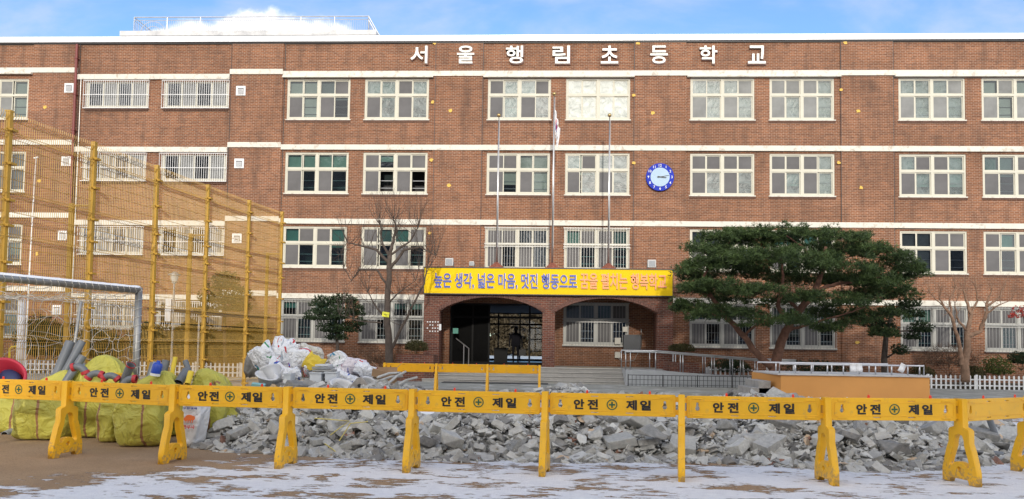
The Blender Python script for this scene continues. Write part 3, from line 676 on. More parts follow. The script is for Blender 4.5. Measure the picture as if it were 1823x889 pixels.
# platform, steps, ramp
st = empty('entrance_steps', (0, 30, 0), label='wide pale stone steps leading up to the arched porch', cat='steps')
q = MB()
for i in range(4): q.box(-4.9, 3.1, 30.0+i*.34, 31.45, (i)*.16+.01, (i+1)*.16+.01 if i < 3 else .65)
q.box(-4.9, 5.2, 31.45, 34.2, .02, .655); q.v = [(a, b-30, c) for a, b, c in q.v]; q.build('stone_tread', STONE, st, bevel=.012)
q = MB()
for i in range(4): q.box(-4.9, 3.1, -.035+i*.34, .02+i*.34, (i+1)*.16-.012 if i < 3 else .625, (i+1)*.16+.014 if i < 3 else .658)
q.build('nosing', mat('nosing_stone', (.55, .53, .49), .7), st)
q = MB(); q.box(-4.0, .1, -.9, -.1, .06, .075); o = q.build('rubber_mat', mat('mat_rubber', (.06, .065, .07), .8), None, loc=(0, 30, 0)); tag(o, 'long dark rubber mat on the pavement before the steps', 'mat')
q = MB(); q.box(.9, 3.0, -.0, .30, 0, .004); o = q.build('tactile_strip', mat('tactile_yellow', (.42, .30, .10), .7), None, loc=(0, 31.55, .66)); tag(o, 'yellow tactile paving strip on the porch floor', 'paving strip')
rp = empty('access_ramp', (3.1, 29.6, 0), label='pale tiled wheelchair ramp sloping down to the right of the steps with steel handrails', cat='ramp')
q = MB(); Lr = 5.2
q.add([(0, 0, .0), (Lr, 0, .0), (Lr, 0, .38), (1.2, 0, .65), (0, 0, .65), (0, 1.8, 0), (Lr, 1.8, 0), (Lr, 1.8, .38), (1.2, 1.8, .65), (0, 1.8, .65)], [(0, 1, 2, 3, 4), (9, 8, 7, 6, 5), (4, 3, 8, 9), (3, 2, 7, 8), (0, 4, 9, 5), (1, 6, 7, 2)])
q.add([(Lr, 0, 0), (Lr+1.4, 0, 0), (Lr+1.4, 0, .38), (Lr, 0, .38), (Lr, 1.8, 0), (Lr+1.4, 1.8, 0), (Lr+1.4, 1.8, .38), (Lr, 1.8, .38)], [(0, 1, 2, 3), (3, 2, 6, 7), (1, 5, 6, 2), (7, 6, 5, 4)])
q.build('ramp_slab', TILE, rp)
q = MB()
def rz(x): return .65 if x < 1.2 else .65-.27*(x-1.2)/(Lr-1.2) if x < Lr else .38
for yv in (.06, 1.74):
    for hh in (.75, ) if yv > 1 else (.75, .7): q.tube([(-.05, yv, .65+hh-.1), (0, yv, .65+hh), (1.2, yv, .65+hh), (Lr, yv, .38+hh), (Lr+1.3, yv, .38+hh)], .028, 8)
    for x in (0, .18, 1.15, 2.1, 2.2, 3.3, 3.4, 4.4, 4.5, 5.4, 6.4): q.tube([(x, yv, rz(x)), (x, yv, rz(x)+.75)], .022, 8)
q.build('handrail', STEEL, rp, smooth=True)
# low wire guard in front of ramp
gf = empty('wire_guard_fence', (3.15, 29.2, 0), label='low dark wire grid fence standing in front of the wheelchair ramp', cat='wire fence')
q = MB()
for i in range(36): q.tube([(i*.15, 0, .05), (i*.15, 0, .47)], .009, 4)
q.tube([(0, 0, .47), (5.25, 0, .47)], .012, 4); q.tube([(0, 0, .3), (5.25, 0, .3)], .008, 4); q.tube([(0, 0, .12), (5.25, 0, .12)], .008, 4); q.build('wire_grid', DARK, gf)
q = MB()
for i in range(5): q.tube([(i*1.31, 0, 0), (i*1.31, 0, .5)], .02, 6)
q.build('fence_post', DARK, gf)
# items inside the right arch
mb_ = empty('wall_cabinet', (4.0-.2, 33.9, 1.9), label='dark grey wall cabinet beside small pale boxes inside the right arch', cat='cabinet')
q = MB(); q.box(-.38, .38, -.2, .08, -.55, .18); q.build('cabinet_body', mat('cabinet_grey', (.07, .075, .085), .5), mb_, bevel=.01)
for dx, dz, s_ in ((-.62, -.1, .13), (-.62, -.72, .12), (-.3, .42, .1)):
    q = MB(); q.box(-s_, s_, -.06, .07, -s_*1.1, s_*1.1); q.build('junction_box', mat('box_cream', (.55, .53, .47), .5) if 'box_cream' not in bpy.data.materials else bpy.data.materials['box_cream'], mb_, loc=(dx, 0, dz))
q = MB(); q.tube([(.42, 0, .3), (.44, -.02, -.3), (.1, -.04, -.95), (-.4, -.04, -1.0), (-.6, 0, -.85)], .012, 5); q.tube([(.42, 0, .3), (.42, .0, .45)], .02, 5); q.build('cable', GALV, mb_)
# lobby tunnel with glazed doors at the far side
lb = empty('entrance_lobby', (0, YF, .66), label='dark lobby passage with glazed doors seen through the left arch', cat='lobby')
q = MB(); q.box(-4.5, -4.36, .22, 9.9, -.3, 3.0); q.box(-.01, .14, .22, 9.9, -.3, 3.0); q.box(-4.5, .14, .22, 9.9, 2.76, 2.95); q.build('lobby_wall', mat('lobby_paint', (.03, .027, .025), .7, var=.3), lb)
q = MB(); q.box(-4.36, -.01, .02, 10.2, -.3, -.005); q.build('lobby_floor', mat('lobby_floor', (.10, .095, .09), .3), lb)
DF = mat('door_frame', (.012, .012, .012), .6, spec=.2)
GLL = glass_mat('door_glass', (.85, .88, .88), .03, .03, .0)
def glazed(y, xs, transom, h=2.75, pane=True):
    q = MB()
    for x in xs: q.box(x-.04, x+.04, y-.04, y+.04, 0, h)
    q.box(xs[0], xs[-1], y-.035, y+.035, transom-.05, transom+.05); q.box(xs[0], xs[-1], y-.03, y+.03, 0, .12); q.box(xs[0], xs[-1], y-.035, y+.035, h-.06, h)
    d = q.build('glazed_door', DF, lb)
    if not pane: return
    g_ = MB(); g_.box(xs[0], xs[1] if y < 2 else xs[-1], y-.006, y+.006, .12, h-.06); g_.build('pane', GLL, d)
glazed(.5, [-4.3, -3.35, -2.6, -.75, -.1], 2.15, pane=False)
glazed(9.6, [-4.3, -2.75, -1.5, -.1], 2.1)
q = MB(); q.box(-4.3, -2.62, .52, .56, .12, 2.7); q.build('lobby_shade_sheet', mat('lobby_shade_black', (.008, .008, .008), .9, spec=.1), lb)  # near-black sheet stands in for the shade in the lobby's left half
q = MB()
for z in (.0, .55, 1.1, 1.62): q.box(-.72, -.12, 1.2, 1.24, z+.05, z+.1)
q.build('shelf_rail', DF, lb)
q = MB(); q.box(-2.6, -1.95, 4, 4.6, 0, .75); q.build('bench', DF, lb)
hr = empty('lobby_handrail', (-3.5, 33.2, .66), label='slim steel handrail standing at the left side of the dark entrance', cat='handrail')
q = MB(); q.tube([(-.45, 0, 1.15), (.12, 0, .72), (.12, 0, 0)], .025, 8); q.tube([(-.1, 0, .88), (-.1, 0, 0)], .025, 8); q.build('rail_tube', STEEL, hr)
q = MB(); q.box(-.35, .35, -.2, .2, 0, .02); q.build('base_plate', GALV, hr)
q = MB(); q.box(-.12, .12, -.01, .01, -.12, .12); o = q.build('exit_notice', mat('notice_green', (.10, .35, .28), .5), None, loc=(-4.05, 33.8, 2.15)); tag(o, 'small green notice on the wall inside the left arch', 'notice')
# ground beyond the building and brown hedge seen through the lobby
# ------------------------------------------------------------------ person in the lobby
def person():
    o0 = empty('person', (-1.42, 35.7, .655), label='dark silhouette of a person walking through the entrance carrying a dark bag', cat='person')
    me = bpy.data.meshes.new('body'); J = {}
    pts = [('pel', (0, 0, .95), .13), ('bel', (0, 0, 1.08), .125), ('chest', (0, .01, 1.3), .155), ('neckb', (0, 0, 1.46), .08), ('neck', (0, -.01, 1.53), .055), ('head', (0, -.02, 1.61), .085), ('crown', (0, -.01, 1.70), .075),
           ('shL', (-.19, 0, 1.41), .07), ('elL', (-.27, .03, 1.14), .05), ('wrL', (-.28, -.06, .90), .035), ('haL', (-.28, -.09, .80), .032),
           ('shR', (.19, 0, 1.41), .07), ('elR', (.27, .03, 1.14), .05), ('wrR', (.28, -.02, .90), .035), ('haR', (.28, -.03, .80), .032),
           ('hiL', (-.10, 0, .90), .10), ('knL', (-.11, -.12, .50), .065), ('anL', (-.10, -.02, .09), .042), ('toL', (-.11, -.19, .04), .035),
           ('hiR', (.10, 0, .90), .10), ('knR', (.10, .02, .50), .065), ('anR', (.10, .16, .12), .042), ('toR', (.10, .03, .04), .035)]
    idx = {p[0]: i for i, p in enumerate(pts)}
    ed = [('pel', 'bel'), ('bel', 'chest'), ('chest', 'neckb'), ('neckb', 'neck'), ('neck', 'head'), ('head', 'crown'), ('chest', 'shL'), ('shL', 'elL'), ('elL', 'wrL'), ('wrL', 'haL'), ('chest', 'shR'), ('shR', 'elR'), ('elR', 'wrR'), ('wrR', 'haR'), ('pel', 'hiL'), ('hiL', 'knL'), ('knL', 'anL'), ('anL', 'toL'), ('pel', 'hiR'), ('hiR', 'knR'), ('knR', 'anR'), ('anR', 'toR')]
    me.from_pydata([p[1] for p in pts], [(idx[a], idx[b]) for a, b in ed], [])
    o = bpy.data.objects.new('body', me); COL.objects.link(o); o.parent = o0
    md = o.modifiers.new('skin', 'SKIN'); sv = me.skin_vertices[0].data
    for i, p in enumerate(pts): sv[i].radius = (p[2], p[2]*.82); sv[i].use_root = (i == 0)
    s = o.modifiers.new('sub', 'SUBSURF'); s.levels = s.render_levels = 2
    me.materials.append(mat('body_silhouette', (.012, .012, .016), .9, spec=.1))  # backlit darkness put into the colour of the whole body, face included
    q = MB(); q.ball((0, .01, 1.67), .105, 12, sc=(.95, 1.05, 1)); q.build('hair', mat('hair', (.01, .008, .007), .6), o0, smooth=True)
    q = MB(); q.add([(-.21, -.12, .84), (.21, -.12, .84), (.21, .13, .84), (-.21, .13, .84), (-.19, -.11, 1.42), (.19, -.11, 1.42), (.19, .12, 1.42), (-.19, .12, 1.42)], [(0, 1, 5, 4), (1, 2, 6, 5), (2, 3, 7, 6), (3, 0, 4, 7), (4, 5, 6, 7), (3, 2, 1, 0)])
    c = q.build('coat', mat('coat_cloth', (.012, .012, .016), .9, spec=.1), o0, bevel=.05, smooth=True); o0.scale = (1.06, 1.05, 1.0)
    b = MB(); b.box(-.16, .16, -.06, .06, -.3, 0); b.tube([(-.08, 0, 0), (-.05, 0, .12), (.05, 0, .12), (.08, 0, 0)], .012, 6)
    bo = b.build('shoulder_bag', mat('bag_leather', (.015, .013, .012), .5), None, bevel=.03, loc=(-1.42+.32, 35.66, .655+.70)); tag(bo, 'dark bag held in the right hand of the person in the lobby', 'bag')
person()
# ------------------------------------------------------------------ safety barriers
def make_leg(parent, rz, loc):
    """upright with an A-shaped foot, profile in the local YZ plane"""
    o_ = [(-.06, .96), (-.065, .64), (-.13, .62), (-.15, .60), (-.15, .46), (-.185, .38), (-.235, .20), (-.25, .14), (-.25, 0), (-.15, 0), (-.13, .05), (.13, .05), (.15, 0), (.25, 0), (.25, .14), (.235, .20), (.185, .38), (.15, .46), (.15, .60), (.13, .62), (.065, .64), (.06, .96)]
    h_ = [(0, .565), (.055, .545), (.078, .49), (.085, .42), (.115, .34), (.15, .24), (.155, .20), (.135, .175), (.10, .185), (.085, .205), (.06, .225), (.02, .235), (-.02, .235), (-.06, .225), (-.085, .205), (-.10, .185), (-.135, .175), (-.155, .20), (-.15, .24), (-.115, .34), (-.085, .42), (-.078, .49), (-.055, .545)]
    o = flat_shape([[(x, y) for x, y in o_], h_[::-1], ell(0, .155, .035, .035, 14)], .026, .007, YPL, 'stand', parent)
    for v in o.data.vertices: v.co = (v.co.z*1.15, v.co.x, v.co.y)
    o.data.update(); o.location = loc; o.rotation_euler = (0, 0, rz); return o
def bulb(cx, cz, s=1):
    pts = []
    for i in range(12): t = R(200-i*220/11-0); pts.append((cx+.019*math.cos(t)*s, cz+.038+.019*math.sin(t)*s))
    for i in range(16): t = R(50-i*280/15); pts.append((cx+.030*math.cos(t)*s, cz-.016+.032*math.sin(t)*s))
    return pts
def slot(cx, cz, w_=.045, h_=.008): return [(cx-w_, cz-h_), (cx+w_, cz-h_), (cx+w_+h_*.6, cz), (cx+w_, cz+h_), (cx-w_, cz+h_), (cx-w_-h_*.6, cz)]
def make_panel(parent, Lp, text=True, seed=0):
    z0, z1 = .705, .955; h = (z0+z1)/2
    sp = [[(.0, z0+.012), (.012, z0), (Lp-.012, z0), (Lp, z0+.012), (Lp, z1-.012), (Lp-.012, z1), (.012, z1), (0, z1-.012)], bulb(.12, h), bulb(Lp-.12, h)]
    for fx in (.36, .64): sp += [slot(Lp*fx, z1-.03), slot(Lp*fx, z0+.03)]
    o = flat_shape(sp, .014, .004, YPL, 'panel', parent)
    for v in o.data.vertices: v.co = (v.co.x, -v.co.z, v.co.y)
    o.data.flip_normals()
    q = MB(); b = .018
    for a, c, d, e in ((.02, Lp-.02, z0+.008, z0+.026), (.02, Lp-.02, z1-.024, z1-.006), (.02, .04, z0+.026, z1-.024), (Lp-.04, Lp-.02, z0+.026, z1-.024)):
        pass
    # raised frame rib and moulded lugs
    for x0, x1, za, zb in ((.028, Lp-.028, z0+.045, z0+.052), (.028, Lp-.028, z1-.052, z1-.045), (.028, .036, z0+.052, z1-.052), (Lp-.036, Lp-.028, z0+.052, z1-.052)):
        q.box(x0, x1, -.022, -.017, za, zb)
    for cx in (.12, Lp-.12):
        for cz in (z0+.026, z1-.026): q.box(cx-.055, cx+.055, -.025, -.017, cz-.009, cz+.009)
    for cz in (z0+.05, z1-.05): q.box(-.035, .02, -.012, .012, cz-.03, cz+.03); q.box(Lp-.02, Lp+.035, -.012, .012, cz-.03, cz+.03)
    q.build('moulded_rib', YPL, o, bevel=.003)
    if text:
        for ch, fx in (('안', .235), ('전', .345), ('제', .655), ('일', .765)):
            text_mesh(ch, .126, .118, .0016, .038, BLACK, 'printed_letter', o, (Lp*fx, -.0205, h))
        e = flat_shape([ell(0, 0, .062, .062, 28), ell(0, 0, .050, .050, 28)[::-1]], .001, 0, GREEN, 'emblem', o)
        for v in e.data.vertices: v.co = (v.co.x+Lp*.5, -.0208-v.co.z, v.co.y+h)
        q = MB(); q.box(Lp*.5-.036, Lp*.5+.036, -.022, -.0195, h-.009, h+.009); q.box(Lp*.5-.009, Lp*.5+.009, -.0222, -.0197, h-.036, h+.036); q.build('emblem_cross', GREEN, o)
    q = MB()
    for fx in (.30, .80): q.box(Lp*fx-.012, Lp*fx+.012, -.008, .008, z1, z1+.028); q.ball((Lp*fx, 0, z1+.03), .013, 8)
    q.build('reflector', RED, o)
    return o
LEGP = [(-7.78, 10.05, -8), (-6.2, 9.63, -7), (-4.60, 9.27, -5), (-3.14, 9.17, -5), (-1.60, 9.15, -7), (0.0, 9.1, -7), (1.58, 8.92, -9), (3.23, 8.92, 3), (4.83, 9.09, 14), (6.28, 9.95, 20)]
BL = ['yellow safety barrier cut by the left picture edge before the red tub',
      'yellow safety barrier before the leftmost green sacks and grey elbows',
      'yellow safety barrier in front of the white feed sack and right green sacks',
      'yellow safety barrier in front of the tangled pale yellow straps on the rubble',
      'yellow safety barrier before the foot of the rubble, below the left arch of the porch',
      'yellow safety barrier in the middle, in front of the foot of the stone steps',
      'yellow safety barrier in front of the left corner of the orange stage',
      'yellow safety barrier directly before the right end of the orange stage',
      'plain yellow safety barrier without lettering, cut by the right edge']
for i in range(9):
    a, b = Vector(LEGP[i][:2]), Vector(LEGP[i+1][:2]); d = b-a; ang = math.atan2(d.y, d.x); Lp = d.length-.13
    if i == 8: d = Vector((1.47, .95)); ang = math.atan2(d.y, d.x); Lp = 1.43
    o = empty('safety_barrier', (a.x, a.y, 0), ang, label=BL[i], cat='safety barrier', group='yellow safety barriers in front of the rubble')
    pn = make_panel(o, Lp, i < 8); pn.location = (.065, 0, U(-.006, .004)); pn.rotation_euler = (R(U(-1.2, 1.2)), R(U(-.35, .35)), 0)
    make_leg(o, R(LEGP[i][2])-ang, (0, 0, 0))
    if i == 8: make_leg(o, R(22)-ang, (Lp+.13, 0, 0))
RB = [at(685, 650, 23.2), at(777, 650, 23.2), at(868, 650, 23.2), at(960, 652, 23.2)]
rb0 = None
RL = ['distant yellow barrier behind the rubble beside the bare tree trunk', 'distant yellow barrier behind the rubble below the left side of the left arch', 'distant yellow barrier behind the rubble below the walking person']
for i in range(3):
    if rb0 is None:
        o = empty('safety_barrier', (0, 0, 0), 0, cat='safety barrier', group='yellow barriers behind the rubble'); rb0 = o
        pn = make_panel(o, 1.46, False); pn.location = (.065, 0, 0); make_leg(o, 0, (0, 0, 0))
    else: o = copy_tree(rb0)
    o.location = (RB[i].x, 23.2, -.03); o['label'] = RL[i]
    if i == 2: make_leg(o, 0, (1.59, 0, 0))
# ------------------------------------------------------------------ tall yellow mesh fence
tf = empty('tall_mesh_fence', (-9.56, 12.87, 0), label='tall ochre yellow welded wire fence running along the left side towards the school', cat='mesh fence')
FP = [(-9.86, 10.8), (-9.56, 12.87), (-9.29, 14.95), (-9.02, 16.95), (-8.77, 19.05), (-8.50, 21.10), (-8.20, 22.95)]
FO = Vector((-9.56, 12.87, 0)); FH = 5.52
def vfold(z0, z1):
    """wire profile (offset, z): stiffening folds at both ends, bent top"""
    h = z1-z0; return [(.0, z0), (.0, z0+.28), (.045, z0+.34), (0, z0+.40), (0, z0+h*.5), (0, z1-.42), (.045, z1-.36), (0, z1-.30), (0, z1-.10), (.05, z1-.02), (.05, z1+.04)]
for i in range(6):
    a, b = Vector((*FP[i], 0))-FO, Vector((*FP[i+1], 0))-FO; d = (b-a); Ld = d.length; dn = d.normalized(); nrm = Vector((dn.y, -dn.x, 0))
    for t in range(3):
        z0, z1 = .12+t*1.81, .12+t*1.81+1.74; q = MB(); n = int(Ld/.05)
        prof = vfold(z0, z1)
        for k in range(1, n):
            p0 = a+dn*(Ld*k/n); q.tube([p0+nrm*o_+Vector((0, 0, z)) for o_, z in prof], .0052, 3, caps=False)
        for z, o_ in [(z0+.02, 0), (z0+.28, 0), (z0+.34, .045), (z0+.40, 0), (z0+.6, 0), (z0+.8, 0), (z0+1.0, 0), (z0+1.2, 0), (z1-.42, 0), (z1-.36, .045), (z1-.30, 0), (z1-.1, 0)]:
            q.tube([a+nrm*o_+Vector((0, 0, z)), b+nrm*o_+Vector((0, 0, z))], .0054, 3, caps=False)
        q.build('mesh_panel', MESHY, tf)
for i, (x, y) in enumerate(FP):
    a = Vector((x, y, 0))-FO; q = MB(); s_ = .042; q.box(a.x-s_, a.x+s_, a.y-s_, a.y+s_, -.1, FH); q.box(a.x-s_-.006, a.x+s_+.006, a.y-s_-.006, a.y+s_+.006, FH, FH+.03)
    ps = q.build('fence_post', MESHY, tf)
    q = MB()
    for z in [.35, 1.05, 1.75, 2.15, 2.85, 3.5, 3.95, 4.6, 5.2]: q.box(a.x-.06, a.x+.10, a.y-.055, a.y+.10, z-.02, z+.02); q.tube([a+Vector((.03, -.12, z)), a+Vector((.03, .12, z))], .012, 5)
    q.build('clamp', MESHY, ps)
    if i in (0, 2, 4, 6):   # brace post on the far side
        q = MB(); bx = a.x-.42; h = 4.28; q.box(bx-.04, bx+.04, a.y-.04, a.y+.04, -.1, h)
        for z in (h-.04, 2.35): q.tube([(bx, a.y, z), (a.x, a.y, z)], .022, 6)
        q.build('brace_post', MESHY, tf)
# ------------------------------------------------------------------ football goal
gc, gl_ = at(247, 525, 13.2), at(0, 490, 10.8)
gdir = (gc-gl_); gdir.z = 0; gdir.normalize(); GZ = 2.40
GOALM = mat('goal_tube', (.30, .30, .29), .4, metal=.6, var=.25, scale=5)
go = empty('football_goal', (gc.x, 13.2, 0), label='silver tube football goal with snow on its crossbar and a torn white net', cat='football goal')
A = -gdir*5.0; back = Vector((gdir.y, -gdir.x, 0))*-1.0
if back.x > 0: back = -back
q = MB(); q.tube([(0, 0, GZ), A+Vector((0, 0, GZ))], .06, 14); q.build('crossbar', GOALM, go, smooth=True)
for P in (Vector((0, 0, 0)), A): q = MB(); q.tube([P, P+Vector((0, 0, GZ+.05))], .06, 14); q.build('post', GOALM, go, smooth=True)
bt, bb = back*1.25+Vector((0, 0, GZ-.15)), back*2.0
bt = Vector((-1.75, 1.1, 2.25)); bb = Vector((-2.15, 1.35, 0))
for P in (Vector((0, 0, 0)), A): q = MB(); q.tube([P+bt, P+bb], .03, 10); q.build('back_stay', GOALM, go, smooth=True)
q = MB(); q.tube([bb, A+bb], .03, 8); q.tube([Vector((0, 0, .03)), bb+Vector((0, 0, .03))], .03, 8); q.build('base_bar', GOALM, go)
q = MB()   # thin cap of snow along the bar
n = 60
pv = []
for i in range(n+1):
    p0 = A*(i/n); hh = .018+.010*noise.noise(Vector((i*.6, 0, 0)))
    side = Vector((gdir.y, -gdir.x, 0))
    for a, zz in ((-.046, .040), (-.03, .058+hh*.7), (0, .062+hh), (.03, .058+hh*.7), (.046, .040)): pv.append(p0+side*a+Vector((0, 0, GZ+zz)))
q.add(pv, [(i*5+j, i*5+j+1, (i+1)*5+j+1, (i+1)*5+j) for i in range(n) for j in range(4)])
q.build('snow_cap', mat('snow', (.82, .84, .88), .8, var=.04, bump=.2), go, smooth=True)
# net: roof, back and side, sagging cord squares
q = MB(); random.seed(3)
def net(c00, c10, c01, c11, nu, nv, sag, amp=.05):
    def P(u, v):
        p = c00.lerp(c10, u).lerp(c01.lerp(c11, u), v); k = math.sin(math.pi*u)*math.sin(math.pi*v)
        return p+Vector((amp*noise.noise(Vector((u*9, v*9, 1))), amp*noise.noise(Vector((u*9, v*9, 5))), -sag*k+amp*noise.noise(Vector((u*9, v*9, 8)))))
    for i in range(nu+1): q.tube([P(i/nu, j/(nv*2)) for j in range(nv*2+1)], .0042, 3, caps=False)
    for j in range(nv+1): q.tube([P(i/(nu*2), j/nv) for i in range(nu*2+1)], .0042, 3, caps=False)
top = Vector((0, 0, GZ-.05))
net(top, top+A, bt, bt+A, 26, 8, .12, .12)
net(bt, bt+A, bb, bb+A, 26, 12, .0, .2)
net(Vector((0, 0, GZ)), Vector((0, 0, 0)), bt, bb, 12, 8, .05, .12)
for i in range(40): # lashing round bar
    p0 = A*(i/40)+Vector((0, 0, GZ)); sd_ = Vector((gdir.y, -gdir.x, 0)); d_ = -gdir
    q.tube([p0+d_*(.12*t)+sd_*.068*math.cos(t*2*math.pi)+Vector((0, 0, .068*math.sin(t*2*math.pi))) for t in [k/9 for k in range(10)]], .004, 3, caps=False)
for i in range(16):
    p0 = Vector((0, 0, .15*i)); q.tube([p0+Vector((.068*math.cos(t*6.283), .068*math.sin(t*6.283), .15*t)) for t in [k/9 for k in range(10)]], .004, 3, caps=False)
q.build('net', mat('net_cord', (.58, .56, .52), .8), go)

# ------------------------------------------------------------------ apartment blocks behind the camera, which shade the yard
AP = mat('apartment_render', (.42, .41, .38), .8, var=.1, scale=.2)
APW = mat('apartment_window', (.06, .07, .09), .3)
for (ax, ay, aw, ah, lab) in ((-62, -78, 34, 41.5, 'tall pale apartment block behind the schoolyard, westernmost of the row'), (-23, -74, 38, 37.5, 'pale apartment block behind the schoolyard, a little lower than its left neighbour'), (19, -72, 40, 36.5, 'pale apartment block behind the schoolyard, directly behind the camera'), (62, -76, 38, 39.5, 'tall pale apartment block behind the schoolyard, easternmost of the row')):
    o = empty('apartment_block', (ax, ay, 0), label=lab, cat='apartment block', group='apartment blocks behind the yard')
    q = MB(); q.box(-aw/2, aw/2, -12, 0, 0, ah); q.box(-3, 3, -8, -2, ah, ah+3 if aw < 0 else ah+1.2); q.build('wall', AP, o)
    q = MB()
    for f in range(int(ah/2.8)-1):
        for k in range(int(aw/3.2)): q.box(-aw/2+.8+k*3.2, -aw/2+2.9+k*3.2, 0, .03, 1.2+f*2.8, 2.7+f*2.8)
    q.build('window', APW, o)['kind'] = 'stuff'
# ------------------------------------------------------------------ rubble
random.seed(21)
RUB = [mat('rubble_grey', (.33, .325, .305), .9, var=.25, scale=7, bump=.6, dirt=((.38, .33, .26), 6, .55, .55), rnd=.3), mat('rubble_dark', (.215, .21, .20), .9, var=.25, scale=7, bump=.6, dirt=((.38, .33, .26), 6, .55, .55), rnd=.2), mat('rubble_pale', (.47, .465, .435), .9, var=.18, scale=7, bump=.5, dirt=((.38, .33, .26), 6, .55, .55), rnd=.15), mat('rubble_white', (.60, .60, .57), .8, var=.08, scale=6, bump=.3), mat('rubble_tan', (.58, .43, .29), .85, var=.1, scale=4, bump=.3), mat('rubble_brown', (.25, .13, .09), .85, var=.3, scale=10)]
def shard(kind):
    bm = bmesh.new()
    sx, sy, sz = {'slab': (1, U(.55, .9), U(.10, .2)), 'block': (1, U(.5, .9), U(.35, .65)), 'sliver': (1, U(.18, .35), U(.08, .2))}[kind]
    for _ in range(random.choice((7, 9, 11, 13))):
        p = Vector((U(-1, 1), U(-1, 1), U(-1, 1)))
        if kind == 'slab': p.z = random.choice((-1, 1))*U(.7, 1)
        mxx = max(abs(p.x), abs(p.y)); 
        if mxx < .6: p.x *= .8/max(.1, mxx); p.y *= .8/max(.1, mxx)
        bm.verts.new((max(-1, min(1, p.x))*sx/2, max(-1, min(1, p.y))*sy/2, max(-1, min(1, p.z))*sz/2))
    r = bmesh.ops.convex_hull(bm, input=bm.verts)
    bmesh.ops.delete(bm, geom=[g for g in r['geom_interior'] if isinstance(g, bmesh.types.BMVert)], context='VERTS')
    bmesh.ops.dissolve_limit(bm, angle_limit=R(9), verts=bm.verts, edges=bm.edges)
    bm.verts.index_update(); vs = [v.co.copy() for v in bm.verts]; fs = [[v.index for v in f.verts] for f in bm.faces]; bm.free(); return vs, fs
PROT = [shard(k) for k in ['block']*12+['slab']*12+['sliver']*6]
def paver():
    bm = bmesh.new(); bmesh.ops.create_cube(bm, size=1)
    sx, sy, sz = 1, U(.5, .95), U(.25, .45)
    for v in bm.verts: v.co = Vector((v.co.x*sx*U(.8, 1.02), v.co.y*sy*U(.8, 1.02), v.co.z*sz*U(.88, 1.02)))
    c = random.choice(bm.verts[:]); bmesh.ops.bevel(bm, geom=[c], offset=U(.12, .3), segments=1, affect='VERTICES'); bm.verts.ensure_lookup_table()
    bm.verts.index_update(); vs = [v.co.copy() for v in bm.verts]; fs = [[v.index for v in f.verts] for f in bm.faces]; bm.free(); return vs, fs
PROT += [paver() for _ in range(10)]
def front(x):
    P = [(-5.6, 11.9), (-4.9, 10.9), (-4.3, 10.45), (-2, 10.1), (1, 10.35), (2.6, 10.4), (3.9, 10.1), (5.4, 10.5), (6.4, 11.2), (7.6, 12.4), (9, 14.5)]
    if x <= P[0][0] or x >= P[-1][0]: return 99
    for (a, b), (c, d) in zip(P, P[1:]):
        if a <= x <= c: return b+(d-b)*(x-a)/(c-a)
def heap(x, y):
    f = front(x)
    if f > 90: return -.2
    t = y-f
    if t < 0: return -.05
    ridge = .60+.10*math.exp(-((x+3.6)/1.4)**2)+.08*math.sin(x*1.7+1)+.06*math.sin(x*4.1)
    if x > 4.4: ridge *= max(.35, 1-(x-4.4)*.20)
    rise = 1-math.exp(-t/.62)
    depth = 7.5-max(0, x-3)*.7
    fall = 1 if t < depth*.45 else max(0, 1-(t-depth*.45)/(depth*.55))
    edge = min(1, max(0, (x+5.6)/.8))
    return ridge*rise*(.35+.65*fall if fall > 0 else 0)*edge*(1+.22*noise.noise(Vector((x*1.1, y*1.1, 2))))
hp = MB(); xs = [-5.7+i*.15 for i in range(99)]; ys = [9.9+i*.15 for i in range(62)]
hp.add([(x, y, heap(x, y)-.07) for y in ys for x in xs], [(j*99+i, j*99+i+1, (j+1)*99+i+1, (j+1)*99+i) for j in range(61) for i in range(98)], 1)
def place(mb, x, y, z, s, mi, pr=None, tilt=1.0):
    vs, fs = pr or random.choice(PROT); q_ = Matrix.Rotation(U(0, 6.28), 3, 'Z') @ Matrix.Rotation(U(-.9, .9)*tilt, 3, 'X') @ Matrix.Rotation(U(-.7, .7)*tilt, 3, 'Y')
    mb.add([Vector((x, y, z))+q_ @ (v*s) for v in vs], fs, mi)
def pick_m(): 
    t = random.random(); return 0 if t < .44 else 1 if t < .68 else 2 if t < .93 else 3 if t < .965 else 4 if t < .985 else 5
n = 0
while n < 12500:
    x = U(-5.5, 8.8); f = front(x); t = random.random()**1.9*7.2; y = f+t-.15+(.2*U(-1, 1))
    if f > 90: continue
    h = heap(x, y)
    if h < .02 and t > .5: continue
    s = (U(.07, .16) if random.random() < .62 else U(.16, .27))*(1 if t < 1.6 or random.random() < .5 else .8)
    place(hp, x, y, max(h, 0)+s*U(-.1, .15), s, pick_m()); n += 1
for _ in range(9000):   # fines between the pieces
    x = U(-5.3, 8.2); y = front(x)+random.random()**1.6*5
    if y < 90: place(hp, x, y, max(heap(x, y), 0)+U(0, .07), U(.03, .07), random.choice((0, 2, 2, 3, 1, 0)))
for _ in range(420):   # crumbs strewn on the ground before the heap
    x = U(-5, 7.8); y = front(x)-abs(random.gauss(0, .22)); place(hp, x, y, .015, U(.02, .07), pick_m())
tag(hp.build('rubble_heap', RUB), 'long grey heap of broken concrete, plaster and tile fragments behind the barriers', 'rubble', kind='stuff')
protos = {}
k_n = 0; tries = 0; placed = []
